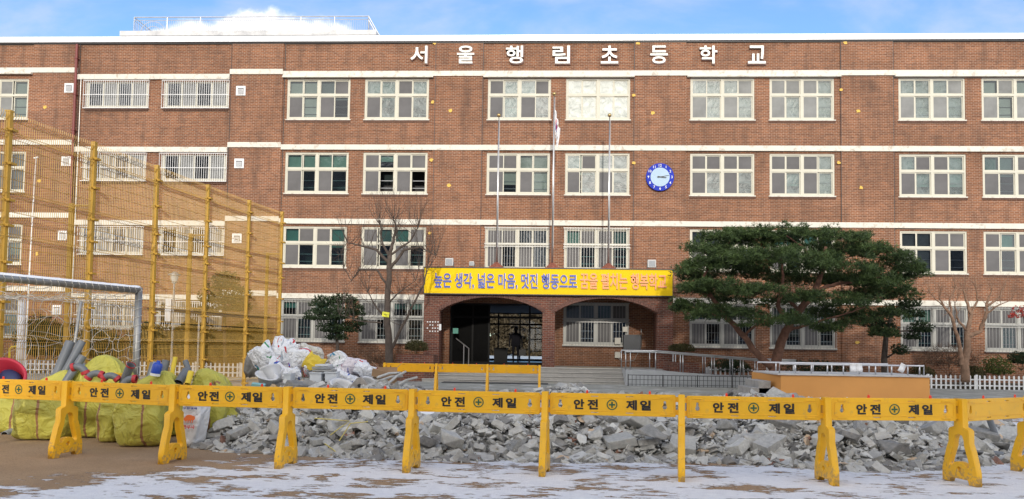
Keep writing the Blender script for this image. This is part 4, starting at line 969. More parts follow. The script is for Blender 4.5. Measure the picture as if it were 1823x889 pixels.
while k_n < 250 and tries < 9000:
    tries += 1
    x = U(-4.9, 7.6); f = front(x); t = random.random()**1.7*4.2; y = f+t+.1
    s = (U(.22, .40) if t < 1.6 else U(.22, .36))*(1.2 if x > .6 else .92); s *= 1 if t < 1.8 else .72; h = heap(x, y)
    if h < .03 and t > .4: continue
    if any((x-a)**2+(y-b)**2 < (.42*(s+c))**2 for a, b, c in placed): continue
    placed.append((x, y, s)); pi = random.choice(list(range(24))+list(range(30, 40))*2); mi = pick_m() if random.random() < .8 else 2
    if mi in (3, 4, 5) and random.random() < .75: mi = 0
    key = (pi, mi)
    if key not in protos:
        q = MB(); q.add(PROT[pi][0], PROT[pi][1]); o = q.build('rubble_chunk', RUB[mi]); protos[key] = o
        b = o.modifiers.new('bevel', 'BEVEL'); b.width = .02; b.segments = 1
    else: o = protos[key].copy(); COL.objects.link(o)
    o.scale = (s, s, s); o.location = (x, y, max(h, .0)+s*.16); o.rotation_euler = (U(-.8, .8), U(-.6, .6), U(0, 6.28))
    names = ['mid grey', 'dark grey', 'pale grey', 'whitewashed', 'tan painted', 'brown']
    bays = ((-9, -4.6, 'second'), (-4.6, -3.14, 'third'), (-3.14, -1.6, 'fourth'), (-1.6, 0, 'fifth'), (0, 1.58, 'sixth'), (1.58, 3.23, 'seventh'), (3.23, 4.83, 'eighth'), (4.83, 9, 'ninth'))
    kx = x*9.1/y
    for a_, b_, nm_ in bays:
        if a_ <= kx < b_: break
    u_ = (kx-a_)/(b_-a_); side = 'left part' if u_ < .33 else 'middle' if u_ < .67 else 'right part'
    lvl = 'at the heap foot' if t < .35 else 'low on the heap' if t < .9 else 'halfway up' if t < 1.8 else 'high on the heap'
    shp = 'rounded' if pi < 12 else 'flat' if pi < 24 else 'squared'; szn = 'small' if s < .26 else 'large'
    lab_ = '%s %s %s chunk %s, %s barrier, %s' % (szn, names[mi], shp, lvl, nm_, side)
    tag(o, lab_, 'rubble chunk', 'concrete chunks in the rubble heap'); k_n += 1
same = {}
for o in COL.objects:
    if o.name.startswith('rubble_chunk'): same.setdefault(o['label'], []).append(o)
for lab_, os_ in same.items():
    if len(os_) < 2: continue
    os_.sort(key=lambda o: o.location.x/o.location.y)
    wd_ = {2: ('left', 'right'), 3: ('left', 'middle', 'right')}.get(len(os_)) or ('leftmost', 'second', 'third', 'fourth', 'fifth', 'sixth')[:len(os_)-1]+('rightmost',)
    cnt = {2: 'two', 3: 'three', 4: 'four', 5: 'five', 6: 'six'}.get(len(os_), 'many')
    for o, w1 in zip(os_, wd_): o['label'] = w1+' of '+cnt+' '+lab_.replace(' chunk ', ' chunks ').replace(' part', '').replace('high on the heap', 'high up').replace('low on the heap', 'low down')
# distinctive pieces
def piece(px, py, Y, s, pi, mi, name, lab, cat, rot=(0, 0, 0), sc=(1, 1, 1)):
    c = at(px, py, Y); q = MB(); q.add(PROT[pi][0], PROT[pi][1]); o = q.build(name, RUB[mi], bevel=0); b = o.modifiers.new('bevel', 'BEVEL'); b.width = .02; b.segments = 1
    o.location = c; o.scale = tuple(s*k for k in sc); o.rotation_euler = rot; tag(o, lab, cat)
piece(803, 780, 10.25, .34, 3, 2, 'concrete_block', 'big pale rounded block of concrete right of the white bucket', 'concrete block', (.3, 0, .4), (1, 1, 1.4))
piece(1045, 745, 11.0, .42, 14, 4, 'painted_slab', 'cream painted slab lying high on the rubble right of the middle', 'slab', (.5, .2, .3), (1.2, .9, .6))
piece(1160, 772, 10.5, .42, 4, 0, 'concrete_block', 'large grey ridged block near the middle of the rubble', 'concrete block', (.2, .3, .5), (1.2, 1, 1.2))
piece(1035, 783, 10.45, .28, 15, 3, 'white_tile', 'small white rectangular tile leaning on the rubble', 'tile', (1.1, .3, .2), (.7, 1, .5))
piece(1508, 826, 10.0, .36, 16, 4, 'painted_slab', 'flat tan slab lying on the snow at the foot of the rubble', 'slab', (.15, .05, .2), (1.3, .6, .6))
piece(1440, 785, 10.5, .34, 17, 4, 'painted_slab', 'tan triangular slab behind the stand right of the stage corner', 'slab', (.9, .2, .8))
piece(1515, 775, 10.7, .34, 18, 2, 'plaster_slab', 'pale upright plaster slab on the right part of the rubble', 'slab', (1.1, .1, .3))
piece(1590, 800, 10.5, .40, 6, 1, 'concrete_block', 'dark grey blocky chunk below the last lettered barrier', 'concrete block', (.2, .1, .3), (1.1, 1, 1.3))
piece(1350, 785, 10.6, .40, 8, 0, 'tiled_block', 'grey block with white tiles still stuck to its top', 'concrete block', (.1, .1, .2), (1.2, 1, 1.3))
c = at(757, 745, 11.3); q = MB(); q.tube([(0, 0, -.14), (0, 0, .14)], [.10, .125], 20); b_ = q.build('bucket', WHITE, None, smooth=False, loc=c); b_.rotation_euler = (.4, .2, 0); tag(b_, 'white plastic bucket half buried in the rubble', 'bucket')
# straps tangled over rubble
def strap(pts, Y, lab):
    q = MB(); P = [at(a, b, Y-.02*i) for i, (a, b) in enumerate(pts)]; q.tube(P, .008, 5); o = q.build('strap', mat('strap_yellow', (.62, .52, .16), .6) if 'strap_yellow' not in bpy.data.materials else bpy.data.materials['strap_yellow'], None); tag(o, lab, 'strap')
strap([(560, 745), (600, 748), (622, 750), (605, 762), (588, 775)], 10.3, 'pale yellow strap stretched flat over the rubble left of the middle')
strap([(655, 751), (624, 754), (604, 785)], 10.15, 'pale yellow strap bent down over the rubble')
strap([(578, 790), (592, 800), (610, 815), (613, 822)], 10.0, 'pale yellow strap hanging to the foot of the rubble')
# ------------------------------------------------------------------ sacks
def sack_mat(name, col, stripe=None, var=.12):
    mt, N, L = new_mat(name); tc = N('ShaderNodeTexCoord'); V = tc.outputs['Object']; sp = N('ShaderNodeSeparateXYZ'); L(V, sp.inputs[0])
    nz = N('ShaderNodeTexNoise', i_Scale=2.5, i_Detail=5); L(V, nz.inputs['Vector'])
    hs = N('ShaderNodeHueSaturation'); hs.inputs['Color'].default_value = (*col, 1); mr = N('ShaderNodeMapRange'); L(nz.outputs['Fac'], mr.inputs['Value']); mr.inputs['From Min'].default_value = .3; mr.inputs['From Max'].default_value = .7; mr.inputs['To Min'].default_value = 1-var; mr.inputs['To Max'].default_value = 1+var; L(mr.outputs[0], hs.inputs['Value'])
    c = hs.outputs[0]
    if stripe:
        ad = N('ShaderNodeMath', operation='ADD'); L(sp.outputs['X'], ad.inputs[0]); ns = N('ShaderNodeMath', operation='MULTIPLY'); L(nz.outputs['Fac'], ns.inputs[0]); ns.inputs[1].default_value = .12; L(ns.outputs[0], ad.inputs[1])
        s0 = N('ShaderNodeMath', operation='SUBTRACT'); L(ad.outputs[0], s0.inputs[0]); s0.inputs[1].default_value = stripe[0]+.06
        ab = N('ShaderNodeMath', operation='ABSOLUTE'); L(s0.outputs[0], ab.inputs[0]); lt = N('ShaderNodeMath', operation='LESS_THAN'); L(ab.outputs[0], lt.inputs[0]); lt.inputs[1].default_value = .018
        mx = N('ShaderNodeMix', data_type='RGBA'); L(lt.outputs[0], mx.inputs[0]); L(c, mx.inputs[6]); mx.inputs[7].default_value = (.30, .15, .07, 1); c = mx.outputs[2]
    if stripe is None and name.startswith('print'):
        pass
    p = N('ShaderNodeBsdfPrincipled'); L(c, p.inputs['Base Color']); p.inputs['Roughness'].default_value = .55; p.inputs['Sheen Weight'].default_value = .1
    wv = N('ShaderNodeTexNoise', i_Scale=3.2, i_Detail=3, i_Roughness=.5, i_Distortion=1.6); L(V, wv.inputs['Vector'])
    b = N('ShaderNodeBump', i_Strength=1, i_Distance=.09); L(wv.outputs['Fac'], b.inputs['Height']); L(b.outputs[0], p.inputs['Normal'])
    o = N('ShaderNodeOutputMaterial'); L(p.outputs[0], o.inputs[0]); return mt
SY = (.47, .44, .07)
def sack(px, py, Y, w_, h_, d_, lab, name='woven_sack', mt=None, rz=0, seed=0, stripe=.05, tied=False, cat='sack', tilt=0):
    """px,py: foot centre in the yard; w,h,d metres"""
    c = at(px, py, Y); c.z = 0; vs = []; nu, nv = 72, 48; rs = random.Random(seed)
    folds = [(rs.uniform(-1, 1), rs.uniform(-1.2, 1.2), rs.uniform(5, 11), rs.uniform(0, 6), rs.uniform(.012, .035)) for _ in range(8)]
    for j in range(nv+1):
        v = j/nv
        for i in range(nu):
            t = 2*math.pi*i/nu; e = .42
            cx = math.copysign(abs(math.cos(t))**e, math.cos(t)); sy = math.copysign(abs(math.sin(t))**e, math.sin(t))
            lo = min(1, v/.10)**.5 if v < .10 else 1
            prof = (.70+.30*lo)*(1+.07*math.sin(math.pi*v)) if v > 0 else .05
            if tied:
                if v > .55: k = (v-.55)/.45; prof *= max(.08, (1-k*k)**.5) if k < .97 else .12
            elif v > .82: k = (v-.82)/.18; prof *= max(.05, (1-k**2.2))
            p = Vector((cx*w_/2*prof, sy*d_/2*prof, v*h_))
            n1 = noise.noise(Vector((p.x*2.4+seed*5, p.y*2.4, p.z*2.0))); r_ = 1+.20*n1
            for a_, b_, f_, ph, am in folds:   # sharp-crested cloth folds
                w0 = (cx*a_*w_+sy*.5*w_+p.z*b_)*f_+ph+2.2*n1; tri = abs((w0/math.pi) % 2-1); r_ -= am/.3*(tri**2.5)*(.45+.9*abs(2*v-1))
            if tied and v > .5: r_ *= 1-.10*abs(math.sin(t*8+seed+n1*2))*min(1, (v-.5)/.3)
            p.x *= r_; p.y *= r_; p.z *= 1+.07*n1; p.x += tilt*p.z
            if not tied and v > .75: p.z -= (v-.75)*h_*.5*(.5+noise.noise(Vector((cx*2, sy*2, seed))))
            vs.append(p)
    fs = [(j*nu+i, j*nu+(i+1) % nu, (j+1)*nu+(i+1) % nu, (j+1)*nu+i) for j in range(nv) for i in range(nu)]
    q = MB(); q.add(vs, fs); q.add([v.copy() for v in vs[:nu]], [tuple(range(nu-1, -1, -1))]); q.add([v.copy() for v in vs[-nu:]], [tuple(range(nu))])
    o = q.build(name, mt or sack_mat('woven_green', SY, (stripe,)), None, smooth=True, loc=c); o.rotation_euler = (0, 0, rz); return tag(o, lab, cat)
sack(80, 784, 11.2, .86, .84, .6, 'big slack yellow green sack at the far left below the first barrier', seed=1, stripe=.0, rz=.2)
sack(28, 766, 12.0, .5, .72, .5, 'yellow green sack behind the leftmost big sack by the mesh fence', seed=9, stripe=.1)
sack(160, 775, 11.6, .72, .84, .6, 'yellow green sack with diagonal brown stripe between two larger sacks', seed=2, stripe=.08, tilt=.15)
sack(200, 780, 11.1, .40, .78, .5, 'narrow creased yellow green sack leaning on the large square sack', seed=3, stripe=-.1, tilt=.1)
sack(250, 794, 10.7, .74, .88, .55, 'large square yellow green sack directly left of the second stand', seed=4, stripe=.16)
sack(375, 778, 11.3, .50, .96, .5, 'upright yellow green sack behind the white feed sack', seed=5, stripe=.06)
sack(415, 770, 11.6, .50, .74, .5, 'slumped yellow green sack half covered by the left end of the rubble', seed=6, stripe=.3, tilt=.12)
sack(188, 745, 12.3, .98, 1.24, .7, 'tied yellow green sack piled highest behind the barrier with gathered neck', seed=7, tied=True, stripe=.9)
sack(285, 750, 11.9, .95, 1.02, .6, 'tied yellow green sack under the blue bottle and pipe ends', seed=8, tied=True, stripe=.9)
sack(370, 748, 12.1, .85, 1.07, .6, 'tied yellow green sack under the yellow pipe end at the right', seed=10, tied=True, stripe=.9)
sack(108, 752, 12.1, .75, 1.0, .6, 'yellow green sack below the three long grey pipes', seed=11, tied=True, stripe=.9)
ws = sack(338, 792, 10.7, .34, .82, .34, 'white feed sack printed with red, green and orange marks between green sacks', name='feed_sack', mt=sack_mat('feed_white', (.70, .71, .72)), seed=12, cat='feed sack', tilt=.12)
# print on the feed sack: small raised colour marks on its front
def decal(body, w_, h_, mt, loc, name='print'):
    o = text_mesh(body, w_, h_, .001, .03, mt, name, ws, loc); return o
INK = [mat('ink_red', (.60, .03, .02), .6), mat('ink_green', (.03, .25, .07), .6), mat('ink_orange', (.75, .16, .03), .6), mat('ink_navy', (.03, .05, .25), .6)]
decal('사랑애', .17, .05, INK[3], (.07, -.178, .66)); decal('무항생제', .20, .03, INK[3], (.07, -.185, .56)); decal('한우사', .17, .055, INK[0], (.065, -.192, .30))
q = MB()
for cx, cz, rx, rz_ in ((0, 0, .062, .042), (-.05, -.02, .03, .028), (.045, -.005, .04, .034)):
    n = 14; q.add([(cx+rx*math.cos(2*math.pi*i/n), -.0006*0, cz+rz_*math.sin(2*math.pi*i/n)) for i in range(n)], [tuple(range(n))]); 
for k in (-.045, -.015, .02, .05): q.add([(k-.006, 0, -.03), (k+.006, 0, -.03), (k+.006, 0, -.068), (k-.006, 0, -.068)], [(0, 1, 2, 3)])
for i, v in enumerate(q.v): q.v[i] = (v[0], -.0015*(i//14), v[2])
q.build('print', INK[2], ws, loc=(.07, -.192, .43))
q = MB(); q.add([(-.05, 0, 0), (0, 0, -.02), (.055, 0, 0), (0, 0, .02)], [(0, 1, 2, 3)]); q.build('print', INK[1], ws, loc=(.07, -.183, .61))
q = MB()
for i in range(7): a = i*.35-.3; q.add([(0, 0, 0), (.05*math.cos(a), 0, .05*math.sin(a)), (.045*math.cos(a+.2), 0, .045*math.sin(a+.2))], [(0, 1, 2)])
q.build('print', INK[1], ws, loc=(-.05, -.185, .18))
# ------------------------------------------------------------------ pipes and fittings on the sacks
PVC = mat('grey_pvc', (.15, .165, .185), .45, var=.12); PVCL = mat('pale_grey_pvc', (.30, .32, .34), .45); RUBR = mat('red_gasket', (.45, .03, .04), .5); YP = mat('yellow_pipe', (.75, .55, .03), .45); BLU = mat('blue_bottle', (.02, .07, .45), .35); INS = mat('pipe_bore', (.015, .015, .018), .8)
def pipe(p0, p1, Y0, Y1, r_, lab, mt=PVC, name='plastic_pipe', collar=False, group=None, cat='pipe'):
    a, b = at(*p0, Y0), at(*p1, Y1); q = MB(); d = (b-a)
    q.tube([Vector((0, 0, 0)), d], r_, 18, caps=False); q.tube([d, d*.2], r_*.88, 18, caps=False); q.tube([d-d.normalized()*.001, d], [r_*.88, r_], 18, caps=False)
    o = q.build(name, mt, None, smooth=False, loc=a); tag(o, lab, cat, group)
    q = MB(); q.tube([d*.2, d*.21], r_*.9, 14); q.tube([d-d.normalized()*.10, d-d.normalized()*.101], r_*.87, 14); q.build('bore', INS, o)
    if collar: q = MB(); q.tube([d*.96, d*1.02], [r_*1.16]*2, 18, caps=False); q.tube([d*.98, d*.999], r_*1.12, 18, caps=False); q.build('gasket', RUBR, o)
    return o
pipe((92, 690), (125, 609), 12.1, 12.4, .075, 'longest grey plastic pipe, leftmost of the three leaning ones')
pipe((102, 690), (146, 608), 12.0, 12.3, .062, 'middle one of three leaning grey plastic pipes')
pipe((112, 688), (148, 634), 11.9, 12.1, .062, 'shortest and bluish one of three leaning grey pipes')
pipe((150, 670), (143, 650), 12.5, 12.6, .07, 'stub of pale grey pipe behind the three leaning pipes', PVCL)
def elbow(px, py, Y, r_, a0, lab, sc=1):
    c = at(px, py, Y); q = MB(); P = []
    for i in range(9): t = a0+i/8*math.pi*.5; P.append(Vector((math.cos(t)*.13*sc, -.03*i/8, math.sin(t)*.13*sc)))
    q.tube(P, r_, 16, caps=False); o = q.build('pipe_elbow', PVC, None, smooth=True, loc=c); tag(o, lab, 'pipe elbow')
    for e, f in ((P[0], P[1]), (P[-1], P[-2])):
        d = (e-f).normalized(); q = MB(); q.tube([e-d*.02, e+d*.03], r_*1.2, 16, caps=False); q.tube([e+d*.03, e+d*.031], [r_*1.2, r_*.9], 16, caps=False); q.build('gasket', RUBR, o)
        q = MB(); q.tube([e+d*.0, e+d*.004], r_*.98, 14); q.build('bore', INS, o)
elbow(138, 668, 11.5, .055, R(20), 'grey pipe elbow with red gaskets right of the leaning pipes')
elbow(172, 680, 11.4, .05, R(60), 'small grey pipe elbow with red gasket just above the barrier')
elbow(197, 684, 11.4, .05, R(40), 'grey pipe elbow lying open end up beside the yellow glove')
elbow(236, 690, 11.3, .055, R(80), 'grey elbow with red gasket lying under the upright pipe mouth')
pipe((216, 690), (233, 650), 11.5, 11.35, .062, 'grey pipe with red rimmed mouth turned towards the viewer', collar=True)
pipe((262, 680), (272, 646), 12.0, 12.1, .04, 'thin grey pipe behind the blue bottle')
pipe((266, 672), (277, 645), 11.9, 12.0, .035, 'pale tube beside the blue bottle', PVCL)
pipe((284, 688), (296, 642), 11.9, 12.0, .06, 'grey pipe end right of the blue bottle')
pipe((340, 672), (330, 643), 12.2, 12.3, .045, 'dark grey pipe end standing behind the yellow tube')
pipe((318, 682), (332, 660), 11.8, 12.0, .07, 'thick short grey pipe piece lying beside the yellow tubes')
pipe((303, 684), (312, 636), 11.9, 12.0, .035, 'tall thin yellow tube standing among the grey pipes', YP, name='yellow_tube', cat='tube')
pipe((334, 684), (340, 662), 11.7, 11.8, .045, 'short wide yellow tube at the right end of the pipes', YP, name='yellow_tube', cat='tube')
pipe((1780, 795), (1762, 748), 12.0, 12.0, .045, 'dark plastic pipe standing at the right end of the rubble')
pipe((1745, 806), (1786, 811), 11.3, 11.2, .05, 'short grey plastic pipe lying on the ground at the right end of the rubble')
pipe((30, 765), (8, 775), 11.9, 11.6, .06, 'pale grey pipe lying on the ground left of the sacks', PVCL)
c = at(276, 668, 11.7); q = MB(); q.tube([(0, 0, 0), (0, 0, .02), (.01, 0, .16), (.012, 0, .19), (.012, 0, .20), (.012, 0, .23)], [.07, .075, .075, .06, .03, .03], 18)
o = q.build('bottle_body', BLU, None, smooth=True, loc=c); o.rotation_euler = (0, .18, 0)
bt_ = empty('blue_bottle', c, label='blue plastic bottle standing on a green sack among pipe ends', cat='bottle'); o.parent = bt_; o.location = (0, 0, 0)
q = MB(); q.tube([(0, 0, -.01), (0, 0, .03)], .076, 18); q.build('white_base', WHITE, bt_).rotation_euler = (0, .18, 0)
c = at(205, 668, 11.5); q = MB(); q.ball((0, 0, 0), .07, 12, sc=(1.3, .6, .6)); 
for k in range(4): q.tube([(.05, 0, .02-k*.015), (.13+.01*k, -.02, .02-k*.02)], .014, 6)
tag(q.build('work_glove', mat('glove_yellow', (.75, .45, .02), .7), None, smooth=True, loc=c), 'crumpled yellow work glove on the tied sack', 'glove')
# red tub
c = at(40, 672, 12.2); q = MB(); nu = 36; prof = [(k_*.72, z_*.72) for k_, z_ in [(.0, 0), (.24, 0), (.30, .10), (.36, .34), (.39, .37), (.40, .36), (.39, .34)]]
q.add([(r_*math.cos(2*math.pi*i/nu)*1.25, r_*math.sin(2*math.pi*i/nu)*.8, z) for r_, z in prof for i in range(nu)], [(j*nu+i, j*nu+(i+1) % nu, (j+1)*nu+(i+1) % nu, (j+1)*nu+i) for j in range(len(prof)-1) for i in range(nu)])
o = q.build('oval_tub', mat('tub_red', (.45, .03, .06), .5), None, smooth=True, loc=c+Vector((-.16, 0, -.06))); o.rotation_euler = (R(52), R(28), R(-10)); tag(o, 'red oval rubber tub tipped on its side at the far left behind the net', 'tub')
md = o.modifiers.new('solid', 'SOLIDIFY'); md.thickness = .015
q = MB(); q.ball((0, 0, .09), .17, 16, sc=(1.2, .8, .5)); q.build('blue_bag_inside', mat('tub_blue', (.02, .03, .10), .6), o, smooth=True)
# support heap under tub
sack(30, 745, 12.6, .9, .85, .7, 'low grey debris bag under the red tub', name='debris_bag', mt=sack_mat('debris_grey', (.25, .25, .24)), seed=15, cat='debris bag')
# ------------------------------------------------------------------ crumpled white sacks and thrown out fittings on the left mound
def print_mat(name, base, ink1, ink2, sc, seed):
    mt, N, L = new_mat(name); tc = N('ShaderNodeTexCoord'); mp = N('ShaderNodeMapping'); mp.inputs['Location'].default_value = (seed*3.3, seed, 0); mp.inputs['Scale'].default_value = (1.6, 1.6, .7); mp.inputs['Rotation'].default_value = (0, R(20+seed*17), 0); L(tc.outputs['Object'], mp.inputs[0])
    c = (*base, 1); last = None
    for i, (ink, th) in enumerate(((ink1, .64), (ink2, .65))):
        nz = N('ShaderNodeTexNoise', i_Scale=sc*(.8+.3*i), i_Detail=1.5, i_Distortion=2.0); m2 = N('ShaderNodeMapping'); m2.inputs['Location'].default_value = (i*9, 2*i, 0); L(mp.outputs[0], m2.inputs[0]); L(m2.outputs[0], nz.inputs['Vector'])
        gt = N('ShaderNodeMath', operation='GREATER_THAN'); L(nz.outputs['Fac'], gt.inputs[0]); gt.inputs[1].default_value = th
        mx = N('ShaderNodeMix', data_type='RGBA'); L(gt.outputs[0], mx.inputs[0])
        if last: L(last, mx.inputs[6])
        else: mx.inputs[6].default_value = c
        mx.inputs[7].default_value = (*ink, 1); last = mx.outputs[2]
    p = N('ShaderNodeBsdfPrincipled'); L(last, p.inputs['Base Color']); p.inputs['Roughness'].default_value = .45
    nb = N('ShaderNodeTexNoise', i_Scale=8, i_Detail=6, i_Distortion=1.5); L(tc.outputs['Object'], nb.inputs['Vector']); b = N('ShaderNodeBump', i_Strength=1, i_Distance=.08); L(nb.outputs['Fac'], b.inputs['Height']); L(b.outputs[0], p.inputs['Normal'])
    o = N('ShaderNodeOutputMaterial'); L(p.outputs[0], o.inputs[0]); return mt
W_ = (.90, .91, .93)
def crumple(px, py, Y, w_, h_, d_, mt, lab, seed, rot=(0, 0, 0), cat='plastic sack', name='crumpled_sack'):
    rs = random.Random(seed*13+1); n = 34; vs = []; fs = []
    wv = [(rs.uniform(0, 3.14), rs.uniform(3.5, 9), rs.uniform(0, 6), rs.uniform(.03, .075)) for _ in range(6)]
    cor = [(rs.uniform(.75, 1.3), rs.uniform(.75, 1.3)) for _ in range(4)]
    for sd_ in (1, -1):
        for j in range(n+1):
            for i in range(n+1):
                u, v = i/n*2-1, j/n*2-1
                k = [(1-u)*(1-v)/4, (1+u)*(1-v)/4, (1-u)*(1+v)/4, (1+u)*(1+v)/4]; sx = sum(a_*b_[0] for a_, b_ in zip(k, cor)); sz = sum(a_*b_[1] for a_, b_ in zip(k, cor))
                th = (max(0, (1-u*u)*(1-v*v)))**.5*.5
                f = 0
                for an, fr_, ph, am in wv:
                    w0 = (u*math.cos(an)+v*math.sin(an))*fr_+ph+1.3*noise.noise(Vector((u*1.5, v*1.5, seed))); f += am*(abs((w0/math.pi) % 2-1)*2-1)
                bend = .35*math.sin(u*1.6+seed)*math.cos(v*1.3+seed*2)
                vs.append((u*sx*w_/2*(1-.12*abs(v)), (-sd_*th*(.7+f*2.5)+f+bend*.4)*d_, (v*sz*h_/2+f*h_*.5)*.86))
    m_ = (n+1)**2
    for j in range(n):
        for i in range(n):
            a_ = j*(n+1)+i; fs.append((a_, a_+1, a_+n+2, a_+n+1)); a_ += m_; fs.append((a_, a_+n+1, a_+n+2, a_+1))
    me = bpy.data.meshes.new(name); me.from_pydata(vs, [], fs); me.polygons.foreach_set('use_smooth', [True]*len(me.polygons)); me.materials.append(mt); o = bpy.data.objects.new(name, me); COL.objects.link(o); o.location = at(px, py, Y); o.rotation_euler = rot; return tag(o, lab, cat)
RED_, BLU_, GRN_, PNK_ = (.65, .03, .03), (.03, .10, .50), (.05, .32, .12), (.7, .35, .45)
crumple(470, 640, 13.8, .42, .62, .4, print_mat('printed_a', W_, (.05, .25, .5), GRN_, 2.6, 1), 'white plastic sack with blue and green print at the left of the white sack pile', 1, (0, -.5, 0))
crumple(508, 628, 14.0, .55, .62, .4, print_mat('printed_b', W_, RED_, (.5, .55, .6), 3.0, 2), 'tall white sack with red lettering at the top of the pile', 2, (0, .3, .4))
crumple(535, 640, 14.1, .50, .50, .4, print_mat('printed_c', W_, RED_, BLU_, 2.8, 3), 'white sack with red and blue print in the middle of the pile top', 3, (0, -.3, 1))
crumple(560, 648, 13.9, .34, .42, .35, mat('bag_yellow', (.72, .52, .04), .5, bump=.5, bscale=12), 'bright yellow plastic bag squeezed among the white sacks', 4, (0, .5, 0))
crumple(552, 625, 14.3, .5, .26, .4, print_mat('printed_d', (.72, .70, .62), (.72, .70, .62), (.4, .4, .4), 3, 4), 'cream sack lying over the yellow bag', 5, (0, .25, .4))
crumple(600, 645, 14.2, .55, .45, .45, print_mat('printed_e', W_, (.15, .4, .6), GRN_, 3.2, 5), 'white sack with blue and green marks right of the yellow bag', 6, (0, .2, 2))
crumple(632, 652, 14.2, .46, .42, .4, print_mat('printed_f', (.78, .72, .76), PNK_, (.3, .3, .5), 3.0, 6), 'pinkish white sack near the right end of the pile', 7, (0, .1, .5))
crumple(648, 658, 14.1, .36, .30, .35, print_mat('printed_g', W_, RED_, (.6, .6, .6), 3.6, 7), 'small white sack with red mark at the right end of the pile', 8, (0, .5, .2))
crumple(495, 662, 13.7, .5, .40, .4, print_mat('printed_h', W_, BLU_, RED_, 3.4, 8), 'white sack with blue stripe sagging at the front of the pile', 9, (0, .7, .8))
crumple(625, 675, 13.9, .7, .24, .4, print_mat('printed_i', W_, BLU_, (.6, .65, .7), 2.6, 9), 'white sheet with blue streak spread at the front right of the pile', 10, (0, .4, .2))
crumple(450, 655, 14.2, .34, .42, .4, mat('bag_grey', (.25, .24, .22), .7, bump=.6, bscale=14), 'grey brown crumpled bag at the left end of the white sack pile', 11)
crumple(575, 662, 14.0, .6, .3, .4, print_mat('printed_j', W_, (.5, .5, .55), RED_, 3.0, 11), 'flattened white sack below the yellow bag', 12, (0, .1, .2))
crumple(520, 668, 13.6, .4, .3, .3, print_mat('printed_k', W_, BLU_, (.55, .58, .62), 3.0, 12), 'small bluish white sack behind the white basins', 13)
def basin(px, py, Y, s, rz, lab, rx=0):
    c = at(px, py, Y); q = MB(); nu = 24; prof = [(0, 0), (.13, 0), (.17, .16), (.23, .26), (.26, .28), (.26, .30), (.21, .30), (.17, .22), (.10, .10), (0, .08)]
    q.add([(r_*s*math.cos(2*math.pi*i/nu)*1.2, r_*s*math.sin(2*math.pi*i/nu)*.85, z*s) for r_, z in prof for i in range(nu)], [(j*nu+i, j*nu+(i+1) % nu, (j+1)*nu+(i+1) % nu, (j+1)*nu+i) for j in range(len(prof)-1) for i in range(nu)])
    o = q.build('ceramic_basin', mat('ceramic', (.68, .68, .68), .25, var=.12, scale=2) if 'ceramic' not in bpy.data.materials else bpy.data.materials['ceramic'], None, smooth=True, loc=c-Vector((0, 0, .1))); o.rotation_euler = (rx, .2, rz); tag(o, lab, 'basin')
basin(472, 674, 13.0, .65, .3, 'white ceramic toilet bowl tipped forward at the left of the mound', .55)
basin(492, 668, 13.1, .8, 1.3, 'white ceramic bowl lying beside the tipped toilet bowl', -.7)
basin(605, 690, 12.9, .7, .3, 'white ceramic bowl half buried in rubble right of the grey board stack', .6)
basin(640, 683, 13.0, .8, .9, 'pale ceramic pedestal lying left of the cardboard box', 1.3)
def boxy(name, px, py, Y, dims, mt, lab, cat, rot=(0, 0, 0), bev=.01):
    c = at(px, py, Y); q = MB(); w_, d_, h_ = dims; q.box(-w_/2, w_/2, -d_/2, d_/2, -h_/2, h_/2); o = q.build(name, mt, None, bevel=bev, loc=c); o.rotation_euler = rot; return tag(o, lab, cat)
CREAMP = mat('white_plastic', (.62, .65, .68), .5, var=.1); 
def crate(px, py, lab, w_=.2, h_=.16):
    c = at(px, py, 13.2); q = MB(); t = .012; q.box(-w_/2, w_/2, -.12, -.12+t, -h_/2, h_/2); q.box(-w_/2, w_/2, .12-t, .12, -h_/2, h_/2); q.box(-w_/2, -w_/2+t, -.12+t, .12-t, -h_/2, h_/2); q.box(w_/2-t, w_/2, -.12+t, .12-t, -h_/2, h_/2); q.box(-w_/2, w_/2, -.12, .12, -h_/2-t, -h_/2); q.box(-w_/2-.012, w_/2+.012, -.135, -.12, h_/2-.02, h_/2)
    tag(q.build('plastic_bin', CREAMP, None, loc=c), lab, 'bin')
crate(565, 671, 'pale plastic bin below the grey boards, left one'); crate(592, 670, 'pale plastic bin just right of the left pale bin'); crate(515, 675, 'small white plastic bin beside the tipped bowls', .12, .2)
for i, (dx, dz, wd) in enumerate(((0, 0, .38), (.01, .045, .36), (-.01, .09, .33), (.0, .135, .24))):
    c = at(577, 662, 13.3); q = MB(); q.box(-wd/2, wd/2, -.15, .15, -.017, .017)
    tag(q.build('flat_board', [PVCL, CONC, PVCL, CREAMP][i], None, bevel=.004, loc=c+Vector((dx, 0, dz-.02))), ['lowest dark grey board in the small stack on the mound', 'second board from below in the small stack on the mound', 'third board from below in the small stack on the mound', 'short pale board on top of the small stack'][i], 'board')
CARD = mat('cardboard', (.36, .23, .13), .8, var=.1, scale=5)
cb_ = empty('cardboard_box', at(690, 668, 13.6), .2, label='open brown cardboard box with raised flaps at the right end of the white sacks', cat='cardboard box')
q = MB(); t = .006; w_ = .17; q.box(-w_, w_, -.13, -.13+t, -.2, .14); q.box(-w_, w_, .13-t, .13, -.2, .14); q.box(-w_, -w_+t, -.13+t, .13-t, -.2, .14); q.box(w_-t, w_, -.13+t, .13-t, -.2, .14); q.box(-w_, w_, -.13, .13, -.206, -.2); q.build('box_body', CARD, cb_)
